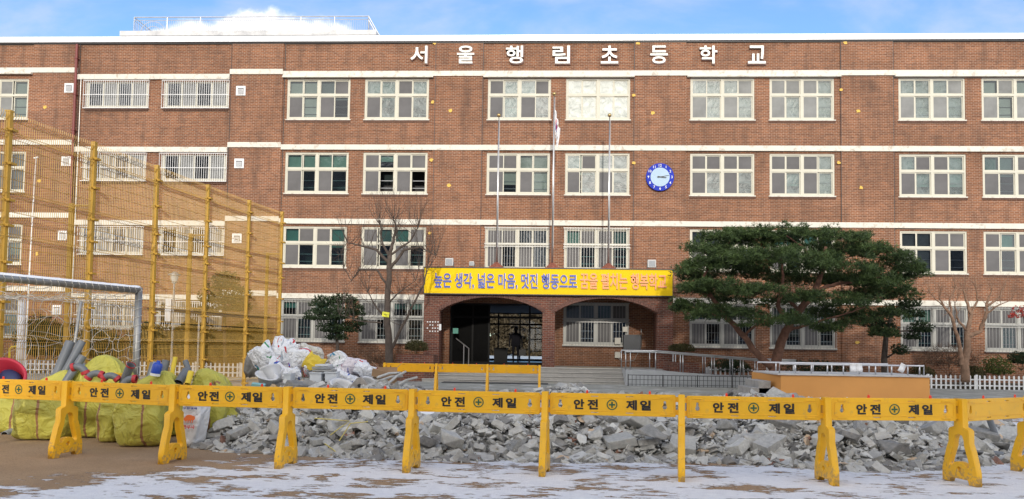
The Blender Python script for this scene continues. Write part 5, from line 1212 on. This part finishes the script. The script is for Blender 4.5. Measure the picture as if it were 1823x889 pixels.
for a_, b_2 in ((-w_, -.6), (w_, .5)): q = MB(); q.add([(0, -.13, 0), (0, .13, 0), (b_2*.2, .12, .10), (b_2*.2, -.12, .10), (.004, -.13, 0), (.004, .13, 0), (b_2*.2+.004, .12, .10), (b_2*.2+.004, -.12, .10)], [(0, 1, 2, 3), (7, 6, 5, 4), (2, 6, 7, 3), (0, 3, 7, 4), (1, 5, 6, 2)]); q.build('flap', CARD, cb_, loc=(a_, 0, .14))
boxy('cardboard_sheet', 672, 665, 13.4, (.2, .02, .14), CARD, 'small brown cardboard sheet leaning left of the open box', 'cardboard sheet', (.2, .2, 0), .002)
boxy('teal_panel', 460, 688, 12.6, (.22, .1, .1), mat('teal_paint', (.25, .50, .50), .5), 'teal painted piece at the left top of the rubble', 'panel', (.2, .1, .2))
boxy('teal_panel', 512, 694, 12.2, (.12, .08, .1), bpy.data.materials['teal_paint'], 'small teal piece in the rubble just above the third barrier', 'panel', (.4, .1, .2))
c = at(640, 690, 12.3); q = MB()
q.add([(-.17, 0, -.06), (.17, 0, -.06), (.16, 0, .02), (.09, 0, .10), (.05, 0, .15), (0, 0, .17), (-.05, 0, .15), (-.09, 0, .10), (-.16, 0, .02), (-.17, .1, -.06), (.17, .1, -.06), (.16, .1, .02), (.09, .1, .10), (.05, .1, .15), (0, .1, .17), (-.05, .1, .15), (-.09, .1, .10), (-.16, .1, .02)], [tuple(range(9)), tuple(range(17, 8, -1))]+[(i, i+9, (i+1) % 9+9, (i+1) % 9) for i in range(9)])
o = q.build('urinal_back', mat('old_ceramic', (.33, .30, .27), .6, var=.3, scale=9), None, bevel=.012, loc=c); tag(o, 'grey brown shield shaped fitting standing on the rubble before the white sacks', 'ceramic fitting')
q = MB(); q.tube([(0, -.02, .03), (0, .01, .03)], .03, 14); q.tube([(0, -.025, .03), (0, -.018, .03)], .012, 10); q.build('drain', DARK, o)
for i, (a, b, c_, d_) in enumerate(((672, 672, 712, 664), (676, 678, 716, 670), (690, 684, 722, 662), (700, 690, 742, 672))):
    q = MB(); A_, B_ = at(a, b, 13.0), at(c_, d_, 13.6); q.tube([A_, (A_+B_)/2+Vector((0, 0, .03)), B_], .022, 6); tag(q.build('curved_moulding', RUB[2], None), ['lowest bent pale moulding strip right of the cardboard box', 'second bent pale moulding strip right of the cardboard box', 'steep bent pale moulding strip right of the cardboard box', 'long bent pale moulding strip running towards the distant barriers'][0 if i == 1 else 1 if i == 0 else i], 'moulding strip')
# ------------------------------------------------------------------ orange stage
TL, TR = at(1390, 667, 22), at(1655, 668, 22); ZS = .84
sgx0, sgx1 = TL.x, TR.x; sl = at(1362, 660, 24.6)
ob = empty('podium', (sgx0, 22, 0), label='orange painted outdoor stage with a low steel railing in front of the pine tree', cat='stage')
Wd = sgx1-sgx0
q = MB(); q.add([(0, 0, -.1), (Wd, 0, -.1), (Wd-.05, 2.5, -.1), (-.15, 2.5, -.1), (0, 0, ZS-.05), (Wd, 0, ZS-.05), (Wd-.05, 2.5, ZS-.05), (-.15, 2.5, ZS-.05)], [(0, 1, 5, 4), (1, 2, 6, 5), (2, 3, 7, 6), (3, 0, 4, 7), (4, 5, 6, 7)]); q.build('stage_body', ORANGE, ob)
q = MB(); q.box(-.1, Wd+.04, -.04, 2.55, ZS-.05, ZS); q.build('stage_top', mat('stage_floor', (.50, .50, .49), .8, var=.1), ob, bevel=.008)
q = MB()
for yv in (.12, 2.4):
    q.tube([(.0, yv, ZS), (.0, yv, ZS+.27), (Wd-.1, yv, ZS+.27), (Wd-.1, yv, ZS)], .026, 8)
    n = 9 if yv < 1 else 7
    for i in range(1, n): q.tube([(i*(Wd-.1)/n, yv, ZS), (i*(Wd-.1)/n, yv, ZS+.27)], .02, 8)
q.tube([(Wd-.22, .12, ZS), (Wd-.22, .12, ZS+.27)], .02, 8)
q.build('railing', mat('rail_steel', (.62, .63, .65), .3, metal=.7), ob, smooth=True)
for i, (px, lab) in enumerate(((1518, 'white paper sheet tied to the stage railing, left of three'), (1529, 'white paper sheet tied to the stage railing, second from the left'), (1605, 'tilted white paper sheet on the stage railing near its right end'))):
    c = at(px, 655, 22.1); q = MB(); n = 6; q.add([(.085*s_, .02*math.sin(k*1.1), -.25*k/n+.12) for k in range(n+1) for s_ in (-1, 1)], [(2*k, 2*k+1, 2*k+3, 2*k+2) for k in range(n)])
    o = q.build('paper_sheet', WHITE, None, smooth=True, loc=(c.x, 22.06, c.z)); o.rotation_euler = (0, .5 if i == 2 else 0, 0); tag(o, lab, 'paper'); o.modifiers.new('s', 'SOLIDIFY').thickness = .003
q = MB()
for i in range(3): q.box(-.95+.22*i, -.16, .4, 1.9, 0, .2+.2*i)
q.build('side_step', CONC, ob, bevel=.01)
# ------------------------------------------------------------------ picket fences
def picket(x0, x1, y, z0, lab, h=.58, step=.19):
    o = empty('picket_fence', (x0, y, z0), label=lab, cat='picket fence'); q = MB(); n = int((x1-x0)/step)
    for i in range(n+1):
        x = i*step; q.add([(x-.033, -.01, 0), (x+.033, -.01, 0), (x+.033, -.01, h-.03), (x, -.01, h), (x-.033, -.01, h-.03), (x-.033, .01, 0), (x+.033, .01, 0), (x+.033, .01, h-.03), (x, .01, h), (x-.033, .01, h-.03)], [(0, 1, 2, 3, 4), (9, 8, 7, 6, 5), (1, 6, 7, 2), (0, 4, 9, 5), (2, 7, 8, 3), (3, 8, 9, 4)])
    pk = q.build('picket', WHITE, o); pk['kind'] = 'stuff'
    q = MB(); q.box(-.05, x1-x0, .011, .035, .14, .19); q.box(-.05, x1-x0, .011, .035, .38, .43); q.build('rail', WHITE, o)
    q = MB(); 
    for i in range(int((x1-x0)/1.9)+1): q.box(i*1.9-.04+.095, i*1.9+.04+.095, .036, .10, -.05, h+.02)
    q.build('fence_post', WHITE, o)
picket(13.4, 26, 31.3, .03, 'white picket fence along the planting bed right of the orange stage')
picket(6.7, 8.6, 32.0, .25, 'short white picket fence between the ramp and the stage', .5)
picket(8.95, 10.3, 31.4, .1, 'very short white picket fence directly left behind the stage')
picket(-30, -11.6, 31.3, .05, 'long white picket fence seen through the yellow mesh fence on the left')
picket(-6.1, -5.1, 30.6, .05, 'tiny piece of white picket fence under the distant barriers', .3)
for px, py, lab, w_ in ((742, 640, 'low brick planter left of the porch below the round bush', .75), (1213, 650, 'square brick planter right of the porch under the trimmed bush', .62)):
    c = at(px, py, 30.6); q = MB(); q.box(-w_, w_, -.5, .6, -c.z, .2 if w_ > .7 else .1); o = q.build('brick_planter', BR2, None, loc=(c.x, 30.6, c.z)); tag(o, lab, 'planter')
# ------------------------------------------------------------------ vegetation
def leaf_mat(name, c1, c2, rough=.6, trans=.0):
    mt, N, L = new_mat(name); tc = N('ShaderNodeTexCoord'); nz = N('ShaderNodeTexNoise', i_Scale=1.7, i_Detail=4); L(tc.outputs['Object'], nz.inputs['Vector'])
    ge = N('ShaderNodeNewGeometry'); mr = N('ShaderNodeMapRange'); ad = N('ShaderNodeMath', operation='ADD'); L(nz.outputs['Fac'], ad.inputs[0]); ml = N('ShaderNodeMath', operation='MULTIPLY'); L(ge.outputs['Random Per Island'], ml.inputs[0]); ml.inputs[1].default_value = .5; L(ml.outputs[0], ad.inputs[1])
    L(ad.outputs[0], mr.inputs['Value']); mr.inputs['From Min'].default_value = .35; mr.inputs['From Max'].default_value = 1.05
    mx = N('ShaderNodeMix', data_type='RGBA'); L(mr.outputs[0], mx.inputs[0]); mx.inputs[6].default_value = (*c1, 1); mx.inputs[7].default_value = (*c2, 1)
    p = N('ShaderNodeBsdfPrincipled'); L(mx.outputs[2], p.inputs['Base Color']); p.inputs['Roughness'].default_value = rough; p.inputs['Specular IOR Level'].default_value = .3
    o = N('ShaderNodeOutputMaterial'); L(p.outputs[0], o.inputs[0]); return mt
PINE = leaf_mat('pine_needles', (.008, .022, .011), (.075, .12, .034)); CONI = leaf_mat('dark_conifer', (.010, .024, .012), (.035, .06, .022)); BUSH = leaf_mat('bush_leaf', (.04, .045, .018), (.11, .10, .04)); BUSHG = leaf_mat('green_bush_leaf', (.025, .05, .012), (.12, .15, .035)); MAPLE = leaf_mat('maple_leaf', (.25, .02, .02), (.5, .07, .05)); TWIG = leaf_mat('dry_twig', (.05, .03, .02), (.13, .08, .05))
BARK = mat('pine_bark', (.15, .075, .05), .9, var=.35, scale=6, bump=1, bscale=14); BARKG = mat('grey_bark', (.075, .058, .048), .9, var=.35, scale=6, bump=1, bscale=18); BARKL = mat('pale_bark', (.24, .15, .10), .9, var=.3, scale=6, bump=.8, bscale=18)
def rdir():
    while 1:
        v = Vector((U(-1, 1), U(-1, 1), U(-1, 1)))
        if .05 < v.length < 1: return v.normalized()
def tuft(mb, p, r_, up, n=7, wd=.011):
    for _ in range(n):
        d = (rdir()+up*.9).normalized(); s = d.orthogonal().normalized(); s = (Quaternion(d, U(0, 6.28)) @ s)*wd; L_2 = r_*U(.7, 1.1)
        mb.add([p-s, p+s, p+d*L_2+s*.35, p+d*L_2-s*.35], [(0, 1, 2, 3)])
def pad(mb, c, rx, ry, rz_, n, r_=.15, wd=.011, nn=7):
    for _ in range(n):
        d = rdir(); k = random.random()**.35; p = Vector((d.x*rx, d.y*ry, (d.z if d.z > -.35 else -.35+.3*(d.z+.35))*rz_))*k
        f = 1+.22*noise.noise(Vector((p.x*1.5+c.x, p.y*1.5+c.y, p.z*2+c.z))); tuft(mb, c+p*f, r_, Vector((d.x*.4, d.y*.4, .7)), nn, wd)
random.seed(33)
pt = empty('pine_tree', (8.1, 28, .2), label='wide spreading dark green pine with flat layered crown right of the porch', cat='pine tree')
def loc_(v): return Vector(v)-Vector((8.1, 28, .2))
PADS = [(1255, 445, 55, 24, 28), (1300, 425, 85, 22, 28.6), (1390, 420, 80, 24, 28), (1470, 425, 75, 24, 28.5), (1540, 450, 70, 28, 28), (1590, 478, 55, 30, 28.4), (1248, 480, 46, 28, 27.4), (1300, 465, 80, 32, 27.2), (1390, 465, 85, 32, 26.8), (1480, 475, 80, 34, 27), (1555, 505, 60, 30, 27.6), (1244, 520, 42, 26, 27.2), (1222, 550, 38, 18, 27.6), (1280, 515, 62, 26, 26.8), (1350, 520, 60, 24, 26.6), (1440, 530, 60, 22, 26.8), (1520, 540, 60, 24, 27.2), (1275, 555, 60, 20, 27.4), (1330, 560, 50, 18, 27), (1415, 573, 55, 20, 26.6), (1560, 560, 55, 24, 28.6), (1600, 525, 45, 26, 28.6), (1350, 440, 90, 26, 29.6), (1460, 450, 90, 28, 29.8), (1290, 470, 70, 28, 29.4), (1500, 500, 80, 30, 29.4), (1480, 585, 40, 16, 27.6), (1252, 500, 42, 26, 29), (1565, 595, 36, 18, 29), (1340, 490, 80, 26, 29), (1430, 500, 80, 28, 29.2), (1540, 525, 55, 28, 29.4), (1480, 560, 60, 20, 28.6), (1300, 535, 60, 20, 28.8), (1400, 540, 60, 18, 28.8), (1250, 565, 40, 14, 27), (1600, 500, 40, 26, 29), (1350, 578, 40, 12, 26.8), (1530, 575, 40, 16, 27.8)]
for _ in range(26):
    t = U(0, 3.3); PADS.append((max(1222, 1405+225*math.cos(t)), 500-88*math.sin(t)+U(-8, 10), U(14, 26), U(8, 13), 28+U(-1.2, 1.0)))
PADS += [(1200, 542, 24, 12, 27.4), (1625, 470, 18, 12, 28)]
q = MB()
for px, py, rx, ry, Y in PADS:
    c = at(px, py, Y); s_ = Y/F; c = loc_(c); nsub = max(3, int(rx*ry/62))
    for _ in range(nsub):
        d = rdir(); d.z = abs(d.z)*.9-.25; k = random.random()**.4
        cc = c+Vector((d.x*rx*s_*k, d.y*rx*s_*.75*k, d.z*ry*s_*k*1.05)); rr_ = U(.20, .36)
        pad(q, cc, rr_, rr_, rr_*.62, 17, .14, .011, 8)
    pad(q, c, rx*s_*.8, rx*s_*.6, ry*s_*.6, int(rx*ry*.03), .15, .012, 7)
q.build('crown', PINE, pt)
def limb(pts, r0_, r1_, n=10, wob=.05):
    P = [loc_(at(a, b, c)) for a, b, c in pts]; out = []
    for i in range(len(P)-1):
        for k in range(5): out.append(P[i].lerp(P[i+1], k/5)+Vector((U(-1, 1), U(-1, 1), U(-1, 1)))*wob*.5)
    out.append(P[-1]); m_ = len(out); return out, [r0_+(r1_-r0_)*i/(m_-1) for i in range(m_)], n
q = MB()
for pts, a, b in [([(1378, 672, 28), (1384, 630, 28), (1398, 590, 28), (1422, 555, 27.9), (1450, 520, 27.8), (1465, 480, 28), (1470, 440, 28.2)], .20, .06),
                  ([(1376, 655, 28), (1352, 635, 27.9), (1325, 600, 27.7), (1295, 567, 27.5), (1268, 530, 27.4), (1250, 500, 27.5)], .14, .05)]:
    q.tube(*limb(pts, a, b))
q.build('trunk', BARK, pt, smooth=True)
q = MB()
for pts, a, b in [([(1405, 580, 28), (1385, 545, 27.8), (1395, 500, 27.6), (1390, 450, 27.6)], .10, .03), ([(1422, 555, 27.9), (1400, 525, 27.7), (1370, 510, 27.3), (1330, 500, 27.2)], .07, .03), ([(1450, 520, 27.8), (1490, 505, 27.8), (1540, 500, 27.9), (1580, 490, 28)], .08, .03),
                  ([(1268, 530, 27.4), (1235, 515, 27.4), (1210, 500, 27.5)], .05, .02), ([(1295, 567, 27.5), (1270, 560, 27.3), (1225, 545, 27.3)], .04, .02), ([(1398, 590, 28), (1440, 578, 27.7), (1500, 560, 27.6), (1545, 545, 27.8)], .06, .02), ([(1325, 600, 27.7), (1360, 565, 27.2), (1420, 570, 26.9)], .05, .02), ([(1465, 480, 28), (1430, 440, 28), (1400, 420, 28)], .05, .02), ([(1250, 500, 27.5), (1270, 460, 27.7), (1300, 430, 28)], .05, .02)]:
    q.tube(*limb(pts, a, b, 7))
q.build('limbs', BARK, pt, smooth=True)
def shaped_conifer(name, base, pads, trunk, lab, mt, bark, cat, dens=.42, r_=.08, wd=.02):
    b = at(*base); o = empty(name, (b.x, b.y, .1), label=lab, cat=cat); O_ = Vector((b.x, b.y, .1)); q = MB()
    for px, py, rx, ry, Y in pads: c = at(px, py, Y)-O_; s_ = Y/F; pad(q, c, rx*s_, rx*s_*.8, ry*s_, int(rx*ry*dens*2.2), r_, wd, 4)
    q.build('crown', mt, o); q = MB()
    for pts, a, e in trunk:
        P = [at(*p)-O_ for p in pts]; q.tube(P, [a+(e-a)*i/(len(P)-1) for i in range(len(P))], 8)
    q.build('trunk', bark, o, smooth=True)
shaped_conifer('clipped_conifer', (600, 655, 31), [(575, 540, 26, 14, 31), (610, 535, 30, 13, 31), (565, 562, 26, 16, 30.8), (600, 560, 34, 18, 30.6), (632, 555, 20, 16, 31), (590, 585, 28, 14, 30.8), (622, 585, 22, 14, 31), (600, 600, 22, 10, 31), (640, 575, 14, 10, 30.7)], [([(602, 662, 31), (601, 620, 31), (598, 580, 31), (600, 545, 31)], .09, .04)], 'dark cloud-clipped conifer before the ground floor windows left of the bare tree', CONI, BARKG, 'conifer')
shaped_conifer('clipped_conifer', (1578, 668, 30), [(1620, 540, 20, 14, 30), (1598, 552, 26, 12, 30), (1640, 585, 22, 14, 29.8), (1625, 600, 16, 10, 29.8), (1602, 625, 15, 13, 29.6), (1575, 590, 24, 16, 30), (1560, 575, 30, 14, 30.2), (1630, 560, 18, 10, 30)], [([(1576, 690, 30), (1574, 640, 30), (1578, 590, 30), (1590, 555, 30)], .14, .06), ([(1576, 600, 30), (1600, 590, 29.9), (1640, 588, 29.8)], .05, .02), ([(1574, 640, 30), (1590, 630, 29.8), (1602, 626, 29.6)], .04, .02)], 'clipped conifer with rounded foliage clumps at the right edge of the big pine', CONI, BARKG, 'conifer')
shaped_conifer('dark_evergreen', (400, 665, 31.5), [(400, 505, 30, 22, 31.5), (385, 530, 36, 20, 31.5), (415, 545, 34, 18, 31.2), (370, 555, 24, 12, 31.3), (430, 525, 20, 16, 31.4)], [([(402, 668, 31.5), (400, 600, 31.5), (400, 520, 31.5)], .10, .05)], 'dark evergreen behind the yellow mesh fence near its far end', CONI, BARKG, 'evergreen')
shaped_conifer('dark_shrub', (318, 665, 31.8), [(300, 615, 26, 34, 31.8), (340, 610, 30, 40, 31.9), (375, 620, 28, 34, 31.7)], [([(330, 668, 31.8), (330, 600, 31.8)], .05, .03)], 'tall dark shrub under the canopy behind the mesh fence', CONI, BARKG, 'shrub')
shaped_conifer('dark_shrub', (420, 665, 31.9), [(415, 615, 26, 36, 31.9), (460, 622, 24, 28, 31.9), (490, 628, 18, 22, 31.8)], [([(440, 668, 31.9), (440, 610, 31.9)], .05, .03)], 'tall dark shrub behind the last panel of the mesh fence', CONI, BARKG, 'shrub')
shaped_conifer('dark_shrub', (100, 665, 31.8), [(70, 600, 36, 44, 32), (120, 610, 30, 36, 32)], [([(95, 668, 32), (95, 600, 32)], .05, .03)], 'dark shrub behind the goal net at the far left', CONI, BARKG, 'shrub')
def bush(px, py, Y, rx, rz_, mt, lab, base=None, n=900, r_=.05, wd=.018):
    c = at(px, py, Y); s_ = Y/F; q = MB(); pad(q, Vector((0, 0, 0)), rx*s_, rx*s_*.9, rz_*s_, n, r_, wd, 4)
    for _ in range(8): q.tube([(0, 0, -rz_*s_*.9-(.15)), rdir()*rx*s_*.6], .008, 4)
    o = q.build('bush', mt, None, loc=c); tag(o, lab, 'bush')
bush(740, 618, 30.6, 22, 13, BUSH, 'low round brownish bush in the planter left of the porch'); bush(1212, 621, 30.6, 24, 9, BUSH, 'flat trimmed bush in the brick planter right of the porch')
bush(1732, 668, 31.9, 20, 17, BUSH, 'brownish ball shaped bush behind the picket fence under the right bare tree'); bush(1775, 655, 32.2, 28, 22, BUSHG, 'bright green round bush right of the bare tree behind the picket fence'); bush(1818, 640, 32.2, 24, 15, CONI, 'dark flat clipped bush at the right edge behind the picket fence')
bush(1640, 665, 32.3, 22, 14, BUSH, 'brown low bush behind the right end of the stage'); bush(1455, 655, 31.5, 60, 14, CONI, 'long dark low hedge behind the stage railing'); bush(1300, 655, 32.4, 40, 16, CONI, 'dark low shrub behind the short picket fence by the ramp', n=1400)
bush(1690, 640, 32.6, 50, 26, TWIG, 'bare twiggy brown shrub around the foot of the right bare tree', n=420, r_=.28, wd=.006); bush(680, 640, 32.6, 60, 18, TWIG, 'bare twiggy shrub around the foot of the left bare tree', n=300, r_=.25, wd=.006)
for px, py, rx, rz_, lab in ((75, 612, 46, 40, 'broad dark bush behind the fat white post and the goal net'), (180, 618, 44, 34, 'broad dark bush behind the mesh fence right of the goal back stay'), (262, 612, 34, 40, 'dark bush behind the mesh fence right of the goal post'), (345, 612, 42, 42, 'large dark bush under the shelter roof behind the mesh fence'), (440, 614, 46, 40, 'large dark bush behind the last panels of the mesh fence')):
    bush(px, py, 32.3, rx, rz_, CONI, lab, n=2600, r_=.10, wd=.02)
# bare trees
def grow(q, p, d, r_, length, depth, segs=4, spread=.75, upb=.12, kink=.22):
    pts = [p]; rr = [r_]
    for i in range(segs):
        d = (d+Vector((U(-1, 1), U(-1, 1), U(-.6, 1)))*kink+Vector((0, 0, upb))).normalized(); p = p+d*length/segs; pts.append(p); rr.append(r_*(1-.38*(i+1)/segs))
    q.tube(pts, rr, 6 if r_ > .02 else 4, caps=r_ > .02)
    if depth <= 0: return
    for k in range(random.choice((2, 3, 3))):
        nd = (d+rdir()*spread+Vector((0, 0, .1))).normalized(); grow(q, pts[-1 if k < 2 else -2], nd, rr[-1]*U(.62, .8), length*U(.6, .85), depth-1, segs, spread, upb, kink)
def bare_tree(base, mains, lab, bark, twl, seed):
    random.seed(seed); b = at(*base); o = empty('bare_tree', (b.x, b.y, .1), label=lab, cat='tree'); O_ = Vector((b.x, b.y, .1)); tq = MB(); bq = MB()
    for pts, a, e, tips in mains:
        P = [at(*p)-O_ for p in pts]; out = []
        for i in range(len(P)-1):
            for k in range(4): out.append(P[i].lerp(P[i+1], k/4)+Vector((U(-1, 1), U(-1, 1), 0))*.025)
        out.append(P[-1]); m_ = len(out); rr = [a+(e-a)*i/(m_-1) for i in range(m_)]
        (tq if a > .1 else bq).tube(out, rr, 9)
        if tips:
            for i in range(m_//3, m_, 1):
                for _ in range(tips*2):
                    if random.random() < (.62 if twl > .8 else .4):
                        d = (rdir()*Vector((1, .8, .5)).length+Vector((0, 0, .5))).normalized(); grow(bq, out[i], d, U(.007, .014), U(.4, .8)*twl, random.choice((1, 2)), 3, .6, .22, .25)
            for _ in range(5): grow(bq, out[-1], Vector((U(-.6, .6), U(-.6, .6), 1)).normalized(), .012, .7*twl, 2, 3, .6, .2, .2)
    tq.build('trunk', bark, o, smooth=True); bq.build('branches', bark, o); return o
bt1 = bare_tree((692, 660, 29.9), [([(694, 672, 29.9), (692, 620, 29.9), (689, 560, 29.9), (692, 500, 29.9), (694, 455, 29.9)], .17, .09, 0), ([(694, 455, 29.9), (700, 430, 29.9), (706, 405, 29.8), (700, 390, 29.8)], .08, .02, 2), ([(694, 470, 29.9), (670, 445, 29.8), (640, 437, 29.7), (618, 432, 29.7)], .07, .015, 2), ([(693, 480, 29.9), (720, 445, 29.7), (748, 440, 29.6), (775, 455, 29.5)], .07, .015, 2),
 ([(691, 510, 29.9), (670, 480, 30.1), (640, 480, 30.2), (625, 500, 30.3), (612, 478, 30.3)], .05, .012, 1), ([(694, 460, 29.9), (680, 430, 30.3), (676, 400, 30.4)], .06, .015, 2), ([(689, 570, 29.9), (668, 545, 29.7), (655, 520, 29.6)], .05, .015, 1), ([(694, 630, 29.9), (712, 590, 29.8), (735, 545, 29.7), (755, 505, 29.6), (762, 470, 29.6)], .07, .02, 1), ([(694, 455, 29.9), (730, 430, 30.1), (745, 405, 30.2)], .05, .015, 2), ([(690, 540, 29.9), (712, 520, 29.7), (740, 500, 29.7)], .04, .01, 1), ([(680, 575, 29.9), (640, 572, 29.8), (605, 560, 29.8)], .035, .01, 1)],
 'tall leafless pollarded tree with a yellow tag before the wall left of the porch', BARKG, 1.0, 41)
c = at(686, 560, 29.68); q = MB(); q.box(-.14, .14, -.012, .004, -.10, .10); 
for v_ in range(len(q.v)): x, y, z = q.v[v_]; q.v[v_] = (x, y+x*x*3, z)
o = q.build('tree_tag', mat('tag_yellow', (.75, .75, .05), .5), None, loc=(c.x, 29.70, c.z)); o.rotation_euler = (0, .15, 0); tag(o, 'small yellow tag tied round the trunk of the left bare tree', 'tag')
q = MB(); q.tube([(math.cos(t)*.15, .17+math.sin(t)*.15, 0) for t in [i*.39 for i in range(17)]], .006, 4); q.build('cord', DARK, o)
q = MB(); q.tube([(0, -.016, .02), (0, -.013, -.02)], .01, 5)
bare_tree((1718, 668, 31), [([(1720, 680, 31), (1718, 650, 31), (1722, 620, 31), (1722, 590, 31)], .17, .11, 0), ([(1722, 600, 31), (1745, 590, 30.9), (1755, 560, 30.8), (1758, 535, 30.8), (1765, 520, 30.8)], .09, .03, 1), ([(1722, 590, 31), (1728, 560, 31), (1720, 535, 31), (1715, 518, 31)], .09, .03, 1), ([(1713, 650, 31), (1708, 610, 31), (1695, 565, 30.9), (1680, 545, 30.9), (1672, 530, 30.8)], .09, .03, 1), ([(1695, 565, 30.9), (1690, 535, 31), (1700, 515, 31)], .05, .02, 1), ([(1758, 545, 30.8), (1780, 530, 30.7), (1785, 515, 30.7)], .05, .02, 1), ([(1722, 590, 31), (1705, 570, 31.2), (1700, 540, 31.2)], .06, .02, 1), ([(1728, 560, 31), (1740, 535, 31.1), (1738, 515, 31)], .05, .02, 1), ([(1680, 545, 30.9), (1665, 532, 30.8), (1655, 522, 30.8)], .03, .012, 1), ([(1755, 560, 30.8), (1775, 545, 30.6), (1800, 535, 30.5)], .04, .012, 1)],
 'leafless tree with several upward sunlit limbs behind the right picket fence', BARKL, .42, 43)
random.seed(50)
mp_ = empty('red_maple', (19.2, 30.5, .1), label='small maple with red leaves cut by the right edge of the photo', cat='maple tree')
q = MB()
for px, py, rx, ry in ((1818, 552, 18, 8), (1808, 562, 14, 8), (1840, 560, 26, 14), (1850, 580, 20, 12)): pad(q, at(px, py, 30.5)-Vector((19.2, 30.5, .1)), rx/44, rx/55, ry/44, 70, .06, .02, 3)
q.build('crown', MAPLE, mp_); q = MB(); q.tube([at(1845, 680, 30.5)-Vector((19.2, 30.5, .1)), at(1838, 600, 30.5)-Vector((19.2, 30.5, .1)), at(1818, 556, 30.5)-Vector((19.2, 30.5, .1))], [.06, .04, .012], 7); q.tube([at(1838, 600, 30.5)-Vector((19.2, 30.5, .1)), at(1842, 560, 30.5)-Vector((19.2, 30.5, .1))], [.03, .012], 6); q.build('trunk', BARKG, mp_)
# ------------------------------------------------------------------ things seen through the mesh fence
lp = empty('street_lamp', (at(311, 480, 30).x, 30, 0), label='slender lamp post with lantern head behind the mesh fence', cat='street lamp')
h = at(311, 490, 30).z; q = MB(); q.tube([(0, 0, 0), (0, 0, .3), (0, 0, h-.35)], [.06, .04, .03], 10); q.build('pole', GALV, lp)
q = MB(); q.tube([(0, 0, h-.35), (0, 0, h-.3), (0, 0, h)], [.06, .10, .17], 10); q.build('lantern', mat('lantern_glass', (.55, .55, .52), .3), lp)
q = MB(); q.tube([(0, 0, h), (0, 0, h+.03), (0, 0, h+.14)], [.24, .24, .04], 12); q.build('lamp_cap', GALV, lp)
q = MB(); q.box(-.12, .12, -.05, .05, 1.9+.4, 2.9+.3); q.build('lamp_banner', WHITE, lp, loc=(-.2, 0, 0))
cn = empty('canopy_shelter', (at(280, 556, 30.6).x, 30.6, 0), label='low shelter with a thin dark sloping roof behind the mesh fence', cat='shelter')
a, b = at(262, 552, 30.6), at(440, 567, 30.6); q = MB(); o_ = Vector((cn.location.x, 30.6, 0)); a -= o_; b -= o_
q.add([a, b, b+Vector((0, 0, .09)), a+Vector((0, 0, .09)), a+Vector((0, 2.6, .1)), b+Vector((0, 2.6, .1)), b+Vector((0, 2.6, .19)), a+Vector((0, 2.6, .19))], [(0, 1, 2, 3), (7, 6, 5, 4), (3, 2, 6, 7), (0, 4, 5, 1), (1, 5, 6, 2), (0, 3, 7, 4)]); q.build('shelter_roof', DARK, cn)
q = MB()
for k in (.03, .5, .97): p_ = a.lerp(b, k); q.tube([(p_.x, .2, 0), (p_.x, .2, p_.z)], .04, 8)
q.build('shelter_post', GALV, cn)
fp = empty('white_post', (at(40, 533, 20).x, 20, 0), label='thick white round post with rounded cap behind the goal net', cat='post')
h = at(40, 533, 20).z; q = MB(); q.tube([(0, 0, 0), (0, 0, h-.06)], .085, 16); q.ball((0, 0, h-.06), .09, 14, sc=(1, 1, .7)); q.build('post_body', WHITE, fp, smooth=True)
q = MB(); q.tube([(-.30, 0, .0), (-.30, 0, 1.2), (-.25, 0, 1.28), (-.1, 0, 1.3), (-.0, 0, 1.3)], .025, 8); q.build('yellow_loop', YP, fp)
tp = empty('thin_pole', (at(63, 300, 30).x, 30, 0), label='very thin tall white pole behind the left part of the mesh fence', cat='pole')
h = at(66, 280, 30).z; q = MB(); q.tube([(-.1, 0, 0), (0, 0, h)], [.035, .022], 8); q.build('pole', WHITE, tp); q = MB(); q.tube([(-.08, 0, h-.04), (.1, 0, h)], .03, 6); q.build('pole_cap', WHITE, tp)
# distant hedge beyond the building, seen through the lobby
random.seed(60); q = MB()
for i in range(80):
    c = Vector((-16+(i % 40)*.8, 118+U(-1, 1), 1.2+3.4*(i//40)+U(-.6, 1.0))); pad(q, c, 1.9, 1.5, 2.2, 130, .7, .14, 4)
tag(q.build('far_hedge', leaf_mat('far_hedge_leaf', (.10, .072, .042), (.12, .088, .052)), None), 'brown hedge far behind the school seen through the lobby doors', 'hedge', kind='stuff')
